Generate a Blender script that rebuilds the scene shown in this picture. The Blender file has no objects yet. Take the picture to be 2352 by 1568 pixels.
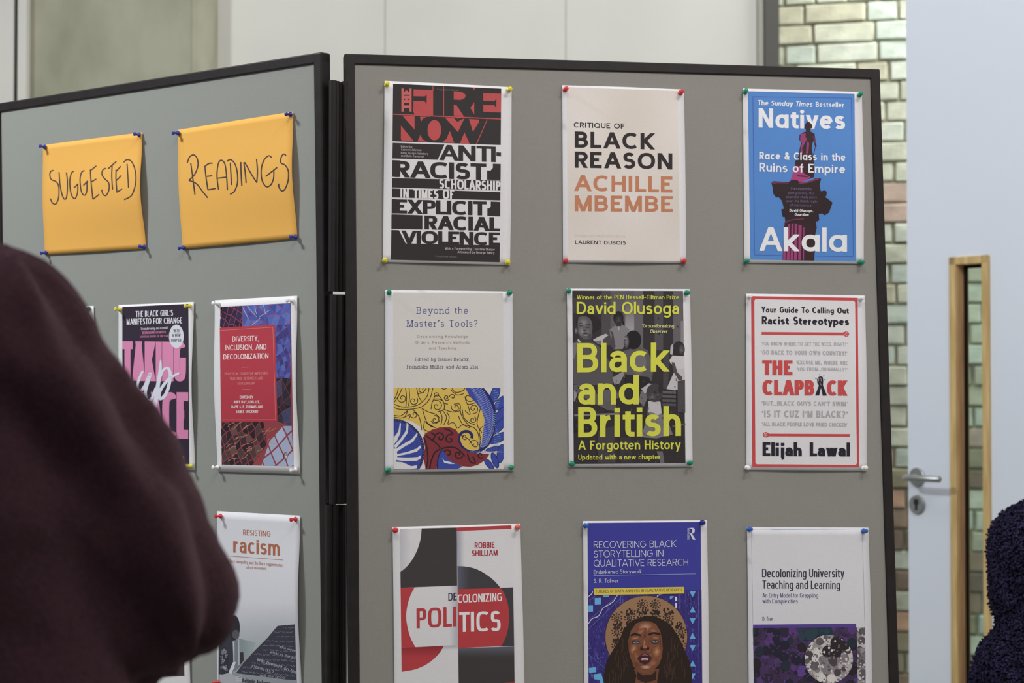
import bpy, bmesh, math, random
import numpy as np
from math import sin, cos, tan, atan, pi, radians, hypot
from mathutils import Vector, Matrix
from mathutils.geometry import tessellate_polygon

# ------------------------------------------------------------------ camera, world, lights
scene = bpy.context.scene
COL = scene.collection
FPX, CX, CY, HOR = 4400.0, 1176.0, 784.0, 890.0
CAM_Z = 1.45
TP = (HOR - CY) / FPX
PITCH = atan(TP)
cam = bpy.data.cameras.new('camera')
cam.sensor_width = 36.0
cam.lens = 36.0 * FPX / 2352.0
cam.clip_start = 0.05
cam_o = bpy.data.objects.new('camera', cam)
COL.objects.link(cam_o)
cam_o.location = (0, 0, CAM_Z)
cam_o.rotation_euler = (pi / 2 + PITCH, 0, 0)
scene.camera = cam_o
cam.dof.use_dof = True
cam.dof.focus_distance = 3.15
cam.dof.aperture_fstop = 6.3

scene.view_settings.view_transform = 'Standard'
scene.view_settings.look = 'None'
scene.view_settings.gamma = 1.0
scene.view_settings.use_curve_mapping = False
scene.view_settings.exposure = 0.0

world = bpy.data.worlds.new('world')
scene.world = world
world.use_nodes = True
world.node_tree.nodes['Background'].inputs[0].default_value = (0.93, 0.97, 1.0, 1)
world.node_tree.nodes['Background'].inputs[1].default_value = 0.28


def area_light(name, loc, target, sx, sy, power, color):
    d = bpy.data.lights.new(name, 'AREA')
    d.shape = 'RECTANGLE'
    d.size, d.size_y, d.energy, d.color = sx, sy, power, color
    o = bpy.data.objects.new(name, d)
    COL.objects.link(o)
    o.location = loc
    o.rotation_euler = (Vector(target) - Vector(loc)).to_track_quat('-Z', 'Y').to_euler()
    return o


area_light('ceiling_light_left', (-2.7, 2.75, 3.7), (-0.6, 3.3, 1.6), 0.5, 0.25, 76, (0.95, 1.0, 0.98))
area_light('ceiling_light_right', (1.35, 1.3, 3.8), (0.4, 3.25, 1.5), 0.9, 0.5, 33, (1.0, 0.965, 0.93))
area_light('fill_light_back', (0.5, 4.6, 4.1), (0.5, 7.0, 1.8), 3.2, 0.5, 11, (1.0, 0.985, 0.95))  # added fill that washes the white back wall
area_light('ceiling_light_middle', (-0.2, 0.3, 4.1), (-0.2, 1.5, 0.0), 1.5, 1.5, 40, (1.0, 0.98, 0.95))
area_light('fill_light_bricks', (2.1, 6.72, 3.9), (1.5, 7.25, 1.3), 1.6, 0.2, 100, (1.0, 1.0, 0.96))  # added fill, brightens the brick wall behind the post and door
area_light('fill_light_door', (-0.6, 3.9, 4.0), (1.3, 5.0, 0.8), 1.6, 0.6, 9, (0.86, 0.93, 1.0))  # added bluish fill aimed at the open door

# ------------------------------------------------------------------ colour and materials
ILL = 0.80      # light that falls on the boards: photograph colour / ILL = surface colour


def lin(c):
    c = c / 255.0
    return c / 12.92 if c <= 0.04045 else ((c + 0.055) / 1.055) ** 2.4


def rgb(c, ill=ILL):
    return tuple(min(0.95, lin(v) / ill) for v in c)


def new_mat(name, color, rough=0.6, spec=0.5, metal=0.0, ill=1.0):
    m = bpy.data.materials.new(name)
    m.use_nodes = True
    b = m.node_tree.nodes['Principled BSDF']
    b.inputs['Base Color'].default_value = (*rgb(color, ill), 1)
    b.inputs['Roughness'].default_value = rough
    b.inputs['Specular IOR Level'].default_value = spec
    b.inputs['Metallic'].default_value = metal
    return m


def nd(m, t, **kw):
    n = m.node_tree.nodes.new(t)
    for k, v in kw.items():
        if hasattr(n, k):
            setattr(n, k, v)
        else:
            n.inputs[k].default_value = v
    return n


def mottle(m, c1, c2, scale=3.0, detail=4, bump=0.0, bscale=60, ill=1.0, stretch=None, lo=.35, hi=.65):
    """noise mix of two colours and an optional fine bump"""
    nt = m.node_tree
    b = nt.nodes['Principled BSDF']
    tc = nd(m, 'ShaderNodeTexCoord')
    src = tc.outputs['Object']
    if stretch:
        mp = nd(m, 'ShaderNodeMapping')
        mp.inputs['Scale'].default_value = stretch
        nt.links.new(src, mp.inputs[0])
        src = mp.outputs[0]
    n = nd(m, 'ShaderNodeTexNoise')
    n.inputs['Scale'].default_value = scale
    n.inputs['Detail'].default_value = detail
    nt.links.new(src, n.inputs['Vector'])
    r = nd(m, 'ShaderNodeValToRGB')
    r.color_ramp.elements[0].color = (*rgb(c1, ill), 1)
    r.color_ramp.elements[1].color = (*rgb(c2, ill), 1)
    r.color_ramp.elements[0].position = lo
    r.color_ramp.elements[1].position = hi
    nt.links.new(n.outputs[0], r.inputs[0])
    nt.links.new(r.outputs[0], b.inputs['Base Color'])
    if bump:
        n2 = nd(m, 'ShaderNodeTexNoise')
        n2.inputs['Scale'].default_value = bscale
        n2.inputs['Detail'].default_value = 3
        nt.links.new(src, n2.inputs['Vector'])
        bp = nd(m, 'ShaderNodeBump')
        bp.inputs['Strength'].default_value = bump
        bp.inputs['Distance'].default_value = 0.004
        nt.links.new(n2.outputs[0], bp.inputs['Height'])
        nt.links.new(bp.outputs[0], b.inputs['Normal'])
    return m


def ink_mat(name, rough, spec):
    m = bpy.data.materials.new(name)
    m.use_nodes = True
    b = m.node_tree.nodes['Principled BSDF']
    a = nd(m, 'ShaderNodeVertexColor')
    a.layer_name = 'ink'
    tc = nd(m, 'ShaderNodeTexCoord')
    n = nd(m, 'ShaderNodeTexNoise')
    n.inputs['Scale'].default_value = 900
    n.inputs['Detail'].default_value = 2
    mr = nd(m, 'ShaderNodeMapRange')
    mr.inputs['To Min'].default_value = 0.90
    mr.inputs['To Max'].default_value = 1.10
    mx = nd(m, 'ShaderNodeVectorMath', operation='MULTIPLY')
    L = m.node_tree.links.new
    L(tc.outputs['Object'], n.inputs['Vector'])
    L(n.outputs[0], mr.inputs['Value'])
    L(a.outputs['Color'], mx.inputs[0])
    L(mr.outputs[0], mx.inputs[1])
    L(mx.outputs[0], b.inputs['Base Color'])
    b.inputs['Roughness'].default_value = rough
    b.inputs['Specular IOR Level'].default_value = spec
    return m


M_INK = ink_mat('printed_ink', 0.55, 0.25)
M_PAPER = ink_mat('paper', 0.75, 0.15)
M_FRAME = new_mat('black_plastic_frame', (50, 42, 44), 0.5, 0.3)
mottle(M_FRAME, (32, 26, 28), (39, 32, 35), 40, 3, 0.04, 900)


def felt(name, c1, c2):
    m = new_mat(name, c1, 0.95, 0.05)
    mottle(m, c1, c2, 1300, 2, 0.12, 1500, ill=ILL)
    return m


M_FELT_R = felt('grey_board_felt_warm', (129, 126, 122), (146, 143, 139))
M_FELT_L = felt('grey_board_felt', (130, 131, 128), (147, 148, 145))
M_WHITEWALL = mottle(new_mat('white_wall_paint', (200, 198, 194), 0.7, 0.2), (204, 202, 198), (212, 210, 205), 1.5, 3, ill=.82)
M_CONC = mottle(new_mat('grey_concrete', (150, 148, 136), 0.85, 0.2), (132, 131, 116), (158, 156, 140), 5.0, 6, 0.2, 30, ill=.72, stretch=(1, 1, .5))
M_DARKGAP = new_mat('dark_gap', (40, 36, 34), 0.9, 0.1)  # near-black, fills the wall gap and the painted shadow strip
M_ALU = new_mat('aluminium_trim', (150, 149, 142), 0.4, 0.5, 0.3, ill=.8)
M_POST = new_mat('dark_grey_post', (84, 82, 80), 0.6, 0.3, ill=.8)
M_FLOOR = mottle(new_mat('floor_vinyl', (120, 118, 112), 0.5), (112, 110, 104), (130, 128, 120), 8, 4)
M_CEIL = new_mat('ceiling_paint', (205, 205, 203), 0.9, 0.1)
M_DOOR = mottle(new_mat('white_door_paint', (197, 203, 212), 0.55, 0.3), (201, 206, 219), (206, 210, 222), 1.2, 2, ill=.79)
M_BEECH = mottle(new_mat('beech_lipping', (190, 165, 115), 0.5, 0.3), (168, 140, 92), (192, 166, 118), 14, 4, ill=.75, stretch=(6, 6, .5))
M_BROWN = mottle(new_mat('brown_reveal', (150, 115, 85), 0.5, 0.3), (150, 116, 84), (172, 138, 102), 14, 4, ill=.6, stretch=(6, 6, .5))
M_GASKET = new_mat('black_gasket', (22, 20, 22), 0.7, 0.2)
M_STEEL = new_mat('brushed_steel', (175, 178, 178), 0.35, 0.5, 0.9)
M_STEELD = new_mat('dark_keyhole', (60, 60, 62), 0.5, 0.4, 0.6)
M_MORTAR = mottle(new_mat('mortar', (128, 128, 108), 0.95, 0.05), (126, 124, 108), (152, 150, 132), 20, 4, 0.4, 80, ill=.8)
M_HAIR = new_mat('dark_hair', (30, 24, 22), 0.6, 0.3)
M_SKIN = new_mat('skin', (150, 105, 82), 0.55, 0.3)
M_TROUSERS = mottle(new_mat('dark_trousers', (38, 38, 46), 0.9, 0.1), (32, 32, 38), (44, 44, 52), 60)
M_SHOE = new_mat('black_shoe', (28, 26, 26), 0.5, 0.4)
M_SWEAT = mottle(new_mat('maroon_sweatshirt', (46, 24, 30), 0.95, 0.1), (37, 21, 27), (49, 29, 36), 260, 4, 0.6, 500)
M_SWEAT.node_tree.nodes['Principled BSDF'].inputs['Sheen Weight'].default_value = 0.22
M_SWEAT.node_tree.nodes['Principled BSDF'].inputs['Sheen Tint'].default_value = (0.75, 0.45, 0.55, 1)
M_FLEECE = mottle(new_mat('navy_fleece', (30, 28, 44), 0.95, 0.1), (29, 28, 44), (54, 50, 80), 60, 4, 0.8, 150)
M_PLAS = {}
for nm, c in (('yellow', (214, 200, 62)), ('red', (196, 52, 58)), ('green', (20, 128, 100)), ('white', (226, 224, 226)),
              ('salmon', (214, 92, 84)), ('blue', (44, 92, 176)), ('navy', (36, 42, 130)), ('teal', (14, 104, 96)), ('cobalt', (38, 52, 150))):
    m = new_mat(nm + '_pin_plastic', c, 0.25, 0.5, ill=.85)
    m.node_tree.nodes['Principled BSDF'].inputs['Subsurface Weight'].default_value = 0.0
    M_PLAS[nm] = m
M_GLASS = bpy.data.materials.new('window_glass')
M_GLASS.use_nodes = True
_nt = M_GLASS.node_tree
_nt.nodes.clear()
_o = _nt.nodes.new('ShaderNodeOutputMaterial')
_mx = _nt.nodes.new('ShaderNodeMixShader')
_tr = _nt.nodes.new('ShaderNodeBsdfTransparent')
_tr.inputs[0].default_value = (0.88, 0.95, 0.92, 1)
_gl = _nt.nodes.new('ShaderNodeBsdfGlossy')
_gl.inputs['Roughness'].default_value = 0.03
_lw = _nt.nodes.new('ShaderNodeFresnel')
_lw.inputs[0].default_value = 1.3
_nt.links.new(_lw.outputs[0], _mx.inputs[0])
_nt.links.new(_tr.outputs[0], _mx.inputs[1])
_nt.links.new(_gl.outputs[0], _mx.inputs[2])
_nt.links.new(_mx.outputs[0], _o.inputs[0])


# ------------------------------------------------------------------ object helpers
def link_mesh(name, verts, faces, mat, parent=None, smooth=False, matrix=None):
    me = bpy.data.meshes.new(name)
    me.from_pydata([tuple(v) for v in verts], [], faces)
    me.update()
    if smooth:
        me.polygons.foreach_set('use_smooth', [True] * len(me.polygons))
    if mat:
        me.materials.append(mat)
    o = bpy.data.objects.new(name, me)
    COL.objects.link(o)
    if parent:
        o.parent = parent
    if matrix is not None:
        o.matrix_local = matrix
    return o


def bm_obj(name, bm, mat, parent=None, smooth=False, matrix=None):
    me = bpy.data.meshes.new(name)
    bmesh.ops.recalc_face_normals(bm, faces=bm.faces)
    bm.to_mesh(me)
    bm.free()
    if smooth:
        me.polygons.foreach_set('use_smooth', [True] * len(me.polygons))
    me.materials.append(mat)
    o = bpy.data.objects.new(name, me)
    COL.objects.link(o)
    if parent:
        o.parent = parent
    if matrix is not None:
        o.matrix_local = matrix
    return o


def empty(name, loc=(0, 0, 0), label=None, cat=None, group=None, kind=None, matrix=None):
    o = bpy.data.objects.new(name, None)
    o.empty_display_size = 0.05
    COL.objects.link(o)
    o.location = loc
    if matrix is not None:
        o.matrix_world = matrix
    return tag(o, label, cat, group, kind)


def tag(o, label=None, cat=None, group=None, kind=None):
    if label:
        o['label'] = label
    if cat:
        o['category'] = cat
    if group:
        o['group'] = group
    if kind:
        o['kind'] = kind
    return o


def add_box(bm, x0, x1, y0, y1, z0, z1, bevel=0.0, seg=1):
    r = bmesh.ops.create_cube(bm, size=1.0)
    vs = r['verts']
    bmesh.ops.scale(bm, vec=(x1 - x0, y1 - y0, z1 - z0), verts=vs)
    bmesh.ops.translate(bm, vec=((x0 + x1) / 2, (y0 + y1) / 2, (z0 + z1) / 2), verts=vs)
    if bevel > 0:
        es = list({e for v in vs for e in v.link_edges})
        bmesh.ops.bevel(bm, geom=es, offset=bevel, segments=seg, affect='EDGES', profile=0.5)
    return bm


def box_obj(name, x0, x1, y0, y1, z0, z1, mat, parent=None, bevel=0.0, seg=1, matrix=None):
    bm = bmesh.new()
    add_box(bm, x0, x1, y0, y1, z0, z1, bevel, seg)
    return bm_obj(name, bm, mat, parent, matrix=matrix)


def add_lathe(bm, prof, seg=20):
    """profile (r, z) turned round Z"""
    rings = []
    for r, z in prof:
        rings.append([bm.verts.new((r * cos(2 * pi * k / seg), r * sin(2 * pi * k / seg), z)) for k in range(seg)])
    for a, b in zip(rings, rings[1:]):
        for k in range(seg):
            bm.faces.new((a[k], a[(k + 1) % seg], b[(k + 1) % seg], b[k]))
    bm.faces.new(rings[0][::-1])
    bm.faces.new(rings[-1])


def basis(o, x, y, z):
    m = Matrix.Identity(4)
    for i, v in enumerate((x, y, z, o)):
        for j in range(3):
            m[j][i] = v[j]
    return m


# ------------------------------------------------------------------ sight lines and board planes
FW = np.array([0, cos(PITCH), sin(PITCH)])
UP = np.array([0, -sin(PITCH), cos(PITCH)])
RT = np.array([1.0, 0, 0])
CAMP = np.array([0, 0, CAM_Z])


def rays(P):
    P = np.asarray(P, float).reshape(-1, 2)
    return (P[:, :1] - CX) / FPX * RT - (P[:, 1:] - CY) / FPX * UP + FW


def at(px, py, depth):
    """the point of the room seen at a photograph pixel at that distance in front of the camera"""
    r = rays([(px, py)])[0]
    return CAMP + r * depth / r[1]


class Board:
    def __init__(s, px, depth, yaw, lean, roll=0.0):
        s.o = at(px, HOR, depth)
        u = np.array([cos(yaw), sin(yaw), 0])
        b = np.array([-sin(yaw), cos(yaw), 0])
        v = b * sin(lean) + np.array([0, 0, cos(lean)])
        s.n = np.cross(u, v)
        s.u = u * cos(roll) + v * sin(roll)
        s.v = v * cos(roll) - u * sin(roll)

    def hit(s, P, d=0.0):
        r = rays(P)
        t = ((s.o - CAMP) @ s.n + d) / (r @ s.n)
        return CAMP + r * np.reshape(t, (-1, 1))

    def uv(s, Q):
        Q = Q - s.o
        return Q @ s.u, Q @ s.v

    def matrix(s):
        return basis(s.o, s.u, s.v, s.n)


BR = Board(797, 3.12, radians(10.7), radians(3.5), radians(0.2))
BL = Board(765, 3.14, radians(-39.8), radians(-1.2), 0.0)

# ------------------------------------------------------------------ room shell
WALL_Y = 6.6


def wx(px, depth):
    return (px - CX) / FPX * depth


floor = box_obj('floor', -5, 5, -2.5, 9.5, -0.1, 0.0, M_FLOOR)
tag(floor, kind='structure')
ceil = box_obj('ceiling', -5, 5, -2.5, 9.5, 4.3, 4.4, M_CEIL)
tag(ceil, kind='structure')
# white panelled wall at the back
wb = empty('wall_back', (0, WALL_Y, 0), kind='structure')
box_obj('backing', wx(470, WALL_Y), wx(1741, WALL_Y), 0.03, 0.2, 0, 4.3, M_WHITEWALL, wb)
seams = [482, 883, 1300, 1741]
for a, b in zip(seams, seams[1:]):
    box_obj('panel', wx(a, WALL_Y) + .0007, wx(b, WALL_Y) - .0007, 0.0, 0.032, 0.1, 4.29, M_WHITEWALL, wb, bevel=0.0012)
# aluminium trim and dark post at its right end
t = box_obj('trim_1', wx(1741, WALL_Y), wx(1757, WALL_Y), WALL_Y - .012, WALL_Y + .2, 0, 4.3, M_ALU, bevel=.004)
tag(t, kind='structure')
t = box_obj('trim_2', wx(1757, WALL_Y), wx(1790, WALL_Y), WALL_Y - .03, WALL_Y + .45, 0, 4.3, M_POST)
tag(t, kind='structure')
# concrete pillar with a rounded right edge, and the white wall to its left
bm = bmesh.new()
x0, x1, r = wx(55, 6.45), wx(481, 6.45), 0.055
prof = [(x0, 6.45), (x1 - r - .012, 6.45), (x1 - r - .006, 6.444)]
prof += [(x1 - r + r * sin(a), 6.45 + r - r * cos(a)) for a in [k * pi / 16 for k in range(0, 9)]]
prof += [(x1, 7.0), (x0, 7.0)]
lo = [bm.verts.new((x, y, 0)) for x, y in prof]
hi = [bm.verts.new((x, y, 4.3)) for x, y in prof]
for k in range(len(prof)):
    j = (k + 1) % len(prof)
    bm.faces.new((lo[k], lo[j], hi[j], hi[k]))
bm.faces.new(lo)
bm.faces.new(hi)
pil = bm_obj('wall_pillar', bm, M_CONC)
tag(pil, kind='structure')
wl = empty('wall_left', (0, 6.4, 0), kind='structure')
box_obj('panel', wx(-900, 6.4), wx(27, 6.4), 0, .3, 0, 4.3, M_WHITEWALL, wl)
box_obj('panel', wx(36, 6.4), wx(56, 6.4), 0, .3, 0, 4.3, M_WHITEWALL, wl)
box_obj('gap', wx(20, 6.4), wx(40, 6.4), .012, .29, 0, 4.3, M_DARKGAP, wl)
t = box_obj('shadow_strip', wx(478, 6.66), wx(488, 6.66), 6.585, 6.7, 0, 4.3, M_DARKGAP)  # dark strip standing in for the shadow line beside the pillar
tag(t, kind='structure')
# right wall (outside the frame) that carries the door
t = box_obj('wall_right', 1.95, 2.1, -2.5, 4.55, 0, 4.3, M_WHITEWALL)
tag(t, kind='structure')

# brick wall, painted, closer at the right; its joints are recessed and the bricks uneven
BO = at(1800, HOR, 7.3)
byaw = radians(-17)
bu = np.array([cos(byaw), sin(byaw), 0])
bn = np.array([sin(byaw), -cos(byaw), 0])
wbr = empty('wall_brick', kind='structure', matrix=basis((BO[0], BO[1], 0), bu, -bn, (0, 0, 1)))
box_obj('mortar', -1.6, 3.2, 0.011, 0.3, 0, 4.3, M_MORTAR, wbr)
rnd = random.Random(5)


def brick_mesh(w, h, seed, kind):
    r = random.Random(seed)
    bm = bmesh.new()
    add_box(bm, 0, w, 0, .06, 0, h, 0.004, 2)
    for v in bm.verts:
        v.co.x += r.uniform(-.0018, .0018)
        v.co.z += r.uniform(-.0018, .0018)
        v.co.y += r.uniform(-.0015, .0015)
    return bm


bpal = {'pale': [(170, 174, 158), (180, 186, 174), (176, 179, 162), (172, 182, 172), (168, 167, 148), (182, 187, 170)],
        'warm': [(168, 152, 120), (176, 146, 124), (168, 150, 138)],
        'bare': [(122, 108, 96), (136, 120, 104), (112, 100, 90), (138, 134, 112)]}
bmats = {}
for k, L in bpal.items():
    bmats[k] = []
    for c in L:
        m = new_mat('brick_paint_' + k, c, 0.75, 0.2)
        mottle(m, tuple(v * .93 for v in c), tuple(min(255, v * 1.05) for v in c), 14, 5, 0.35, 60, ill=.68)
        bmats[k].append(m)
mesh_cache = {}
rest = bmesh.new()
course = 0.0765
ncr = int(4.3 / course)
for cr in range(ncr):
    z = cr * course + .008
    zz = z + .03
    pyc = HOR - (zz - CAM_Z) * FPX / 7.15
    rr = random.Random(cr * 7 + 3)
    pos = -1.5 + (cr % 2) * 0.06 + rr.uniform(-.03, .03)
    while pos < 3.1:
        full = rr.random() < 0.42 if cr % 3 else rr.random() < .75
        w = 0.222 if full else 0.108
        px = CX + (BO[0] + bu[0] * (pos + w / 2)) / (BO[1] + bu[1] * (pos + w / 2)) * FPX
        vis = (1770 < px < 2140 or 2150 < px < 2330) and -60 < pyc < 1640
        if vis:
            key = (full, rr.randint(0, 5))
            q = rr.random()
            if pyc > 1040:
                kd = 'bare' if q < .62 else ('pale' if q < .85 else 'warm')
            else:
                kd = 'pale' if q < .91 else 'warm'
            mi = rr.randrange(len(bmats[kd]))
            key = (*key, kd, mi)
            if key not in mesh_cache:
                me = bpy.data.meshes.new('brick')
                b_ = brick_mesh(w, course - .0105, key[1] + (100 if full else 0), 0)
                b_.to_mesh(me)
                b_.free()
                me.materials.append(bmats[kd][mi])
                mesh_cache[key] = me
            o = bpy.data.objects.new('brick', mesh_cache[key])
            COL.objects.link(o)
            o.parent = wbr
            o.location = (pos + rr.uniform(-.002, .002), rr.uniform(-.003, .003), z + rr.uniform(-.001, .001))
        else:
            add_box(rest, pos, pos + w, 0, .05, z, z + course - .0105)
        pos += w + .0125
o = bm_obj('bricks_beyond', rest, bmats['pale'][0], wbr)
tag(o, kind='stuff')

# ------------------------------------------------------------------ the open white door
DE = at(2085, HOR, 5.3)
dyaw = radians(-50)
du = np.array([cos(dyaw), sin(dyaw), 0])
dn = np.array([sin(dyaw), -cos(dyaw), 0])        # towards the camera side
door = empty('door_1', kind='structure', matrix=basis((DE[0], DE[1], 0), du, -dn, (0, 0, 1)))
DM = np.array(door.matrix_world)


def on_door(px, py):
    """door coordinates (along, up) of a photograph pixel on its face"""
    r = rays([(px, py)])[0]
    o = np.array([DE[0], DE[1], 0])
    tt = ((o - CAMP) @ dn) / (r @ dn)
    q = CAMP + r * tt - o
    return float(q @ du), float(q[2])


gx0, gz1 = on_door(2183, 591)
gx1, _ = on_door(2273, 583)
gz0 = 0.35
DT = 0.044
FWD = 0.022
DW, DH = 0.93, 2.75
for nm, a, b, c, d in (('door_stile', 0, gx0, .01, DH), ('door_stile', gx1, DW, .01, DH),
                       ('door_rail', gx0, gx1, gz1, DH), ('door_rail', gx0, gx1, .01, gz0)):
    box_obj(nm, a, b, 0, DT, c, d, M_DOOR, door)
vf = box_obj('glazing_frame', gx0 - .001, gx0 + FWD, -.008, DT + .008, gz0, gz1, M_BEECH, door, bevel=.002)
bm = bmesh.new()
add_box(bm, gx1 - FWD, gx1 + .001, -.008, DT + .008, gz0, gz1, .002)
add_box(bm, gx0, gx1, -.008, DT + .008, gz1 - FWD, gz1, .002)
add_box(bm, gx0, gx1, -.008, DT + .008, gz0, gz0 + FWD, .002)
bm_obj('glazing_frame', bm, M_BEECH, door)
bm = bmesh.new()
add_box(bm, gx0 + FWD, gx0 + FWD + .002, .0, DT, gz0 + FWD, gz1 - FWD)
bm_obj('frame_reveal', bm, M_BROWN, door)
bm = bmesh.new()
for a, b, c, d in ((gx0 + FWD, gx0 + FWD + .010, gz0 + FWD, gz1 - FWD), (gx1 - FWD - .006, gx1 - FWD, gz0 + FWD, gz1 - FWD),
                   (gx0 + FWD, gx1 - FWD, gz1 - FWD - .008, gz1 - FWD)):
    add_box(bm, a, b, .026, .032, c, d)
bm_obj('gasket', bm, M_GASKET, door)
pane = box_obj('pane', gx0 + FWD, gx1 - FWD, .028, .032, gz0 + FWD, gz1 - FWD, M_GLASS, door)
# lever handle with round rose, and the keyhole rose under it
hx, hz = on_door(2108, 1095)
_, kz = on_door(2107, 1158)
bm = bmesh.new()
add_lathe(bm, [(.026, 0), (.026, .006), (.024, .008)], 28)
bmesh.ops.rotate(bm, verts=bm.verts, cent=(0, 0, 0), matrix=Matrix.Rotation(pi / 2, 3, 'X'))
handle = bm_obj('door_handle', bm, M_STEEL, door, matrix=Matrix.Translation((hx, -.0, hz)))
bm = bmesh.new()


def tube(bm, pts, rad, seg=10):
    pts = [Vector(p) for p in pts]
    rings = []
    for i, p in enumerate(pts):
        d = (pts[min(i + 1, len(pts) - 1)] - pts[max(i - 1, 0)]).normalized()
        a = d.orthogonal().normalized() if i == 0 else (rings_a - d * rings_a.dot(d)).normalized()
        rings_a = a
        b = d.cross(a)
        rr_ = rad[i] if isinstance(rad, (list, tuple)) else rad
        rings.append([bm.verts.new(p + (a * cos(2 * pi * k / seg) + b * sin(2 * pi * k / seg)) * rr_) for k in range(seg)])
    for A, B in zip(rings, rings[1:]):
        for k in range(seg):
            bm.faces.new((A[k], A[(k + 1) % seg], B[(k + 1) % seg], B[k]))
    bm.faces.new(rings[0][::-1])
    bm.faces.new(rings[-1])


tube(bm, [(0, 0, 0), (0, -.048, .0), (.003, -.060, 0), (.012, -.066, 0), (.03, -.068, 0), (.125, -.068, 0), (.128, -.068, 0)],
     [.009, .009, .009, .009, .0088, .0085, .006], 12)
bm_obj('lever', bm, M_STEEL, handle, smooth=True)
bm = bmesh.new()
add_lathe(bm, [(.026, 0), (.026, .006), (.024, .008)], 28)
bmesh.ops.rotate(bm, verts=bm.verts, cent=(0, 0, 0), matrix=Matrix.Rotation(pi / 2, 3, 'X'))
rose = bm_obj('keyhole_rose', bm, M_STEEL, door, matrix=Matrix.Translation((hx, 0, kz)))
bm = bmesh.new()
add_box(bm, -.004, .004, -.010, -.007, -.016, .004, .001)
add_box(bm, -.0075, .0075, -.0105, -.007, .0, .015, .002)
bm_obj('keyhole', bm, M_STEELD, rose)

# ------------------------------------------------------------------ display boards
W_R, W_L = 0.934, 0.905
TOPV = 0.5525
BOT = -CAM_Z + 0.12
FRW, FRT = 0.0175, 0.020


def display_board(label, B, ua, ub, felt_m):
    root = empty('display_board', label=label, cat='board', matrix=B.matrix())
    y0, y1 = BOT, TOPV
    for nm, a, b, c, d in (('top_rail', ua, ub, y1 - FRW, y1), ('bottom_rail', ua, ub, y0, y0 + FRW)):
        o = box_obj(nm, a, b, c, d, -FRT, .002, M_FRAME, root, bevel=.0022, seg=2)
    for nm, a, b in (('side_rail', ua, ua + FRW), ('side_rail', ub - FRW, ub)):
        box_obj(nm, a, b, y0, y1 - .0006, -FRT - .0004, .0024, M_FRAME, root, bevel=.0022, seg=2)
    box_obj('felt_panel', ua + FRW - .003, ub - FRW + .003, y0 + .01, y1 - .01, -FRT + .004, -.0015, felt_m, root)
    return root


bR = display_board('right grey felt display board with black frame, nearly facing the camera', BR, -.0005, W_R, M_FELT_R)
bL = display_board('left grey felt display board with black frame, turned back behind the maroon sweatshirt', BL, -.9195, -.0165, M_FELT_L)
# floor feet
for root, ub_, ua_ in ((bR, W_R, 0.0), (bL, -.0165, -.9195)):
    mw = root.matrix_world.copy()
    inv = mw.inverted()
    for uu in (ua_ + (.33 if root is bR else .12), ub_ - (.33 if root is bL else .12)):
        p = mw @ Vector((uu, BOT, -.01))
        yaw = math.atan2(mw[1][0], mw[0][0])
        bm = bmesh.new()
        add_box(bm, -.02, .02, -.24, .24, 0, .03, .004)
        add_box(bm, -.015, .015, -.015, .015, .03, p.z + .02)
        mt = Matrix.Translation((p.x, p.y, 0)) @ Matrix.Rotation(yaw, 4, 'Z')
        o = bm_obj('foot', bm, M_FRAME, root)
        o.matrix_local = inv @ mt
# interlocking hinge strips between the two boards, in three lengths with slits between them
hs = []
ywj = radians(-12)


def join_strip(py0, py1, plate, rods, parent):
    """one length of the hinge moulding; plate = pixel range of its flat web, rods = (pixel, radius)"""
    z0_, z1_ = [at(780, p, 3.13)[2] for p in (py1, py0)]
    bm = bmesh.new()
    a, b = wx(plate[0], 3.15), wx(plate[1], 3.135)
    add_box(bm, a, b, 3.152, 3.160, z0_, z1_, .001)
    for px, rd, dy in rods:
        r_ = bmesh.ops.create_cone(bm, cap_ends=True, segments=18, radius1=rd, radius2=rd, depth=z1_ - z0_)
        bmesh.ops.translate(bm, verts=r_['verts'], vec=(wx(px, 3.14), 3.14 + dy, (z0_ + z1_) / 2))
    o = bm_obj('hinge_strip', bm, M_FRAME, parent)
    o.matrix_parent_inverse = parent.matrix_world.inverted()
    return o


join_strip(183, 668, (765, 800), [(763, .0065, .0), (772, .004, .006), (790, .0045, .008)], bL)
join_strip(675.5, 1158, (752, 798), [(766, .0065, .0), (781, .008, .004), (793, .003, .006)], bL)
join_strip(1160.5, 1900, (750, 795), [(757, .0065, .0), (770, .0075, .004), (790, .0035, .006)], bL)


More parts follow.
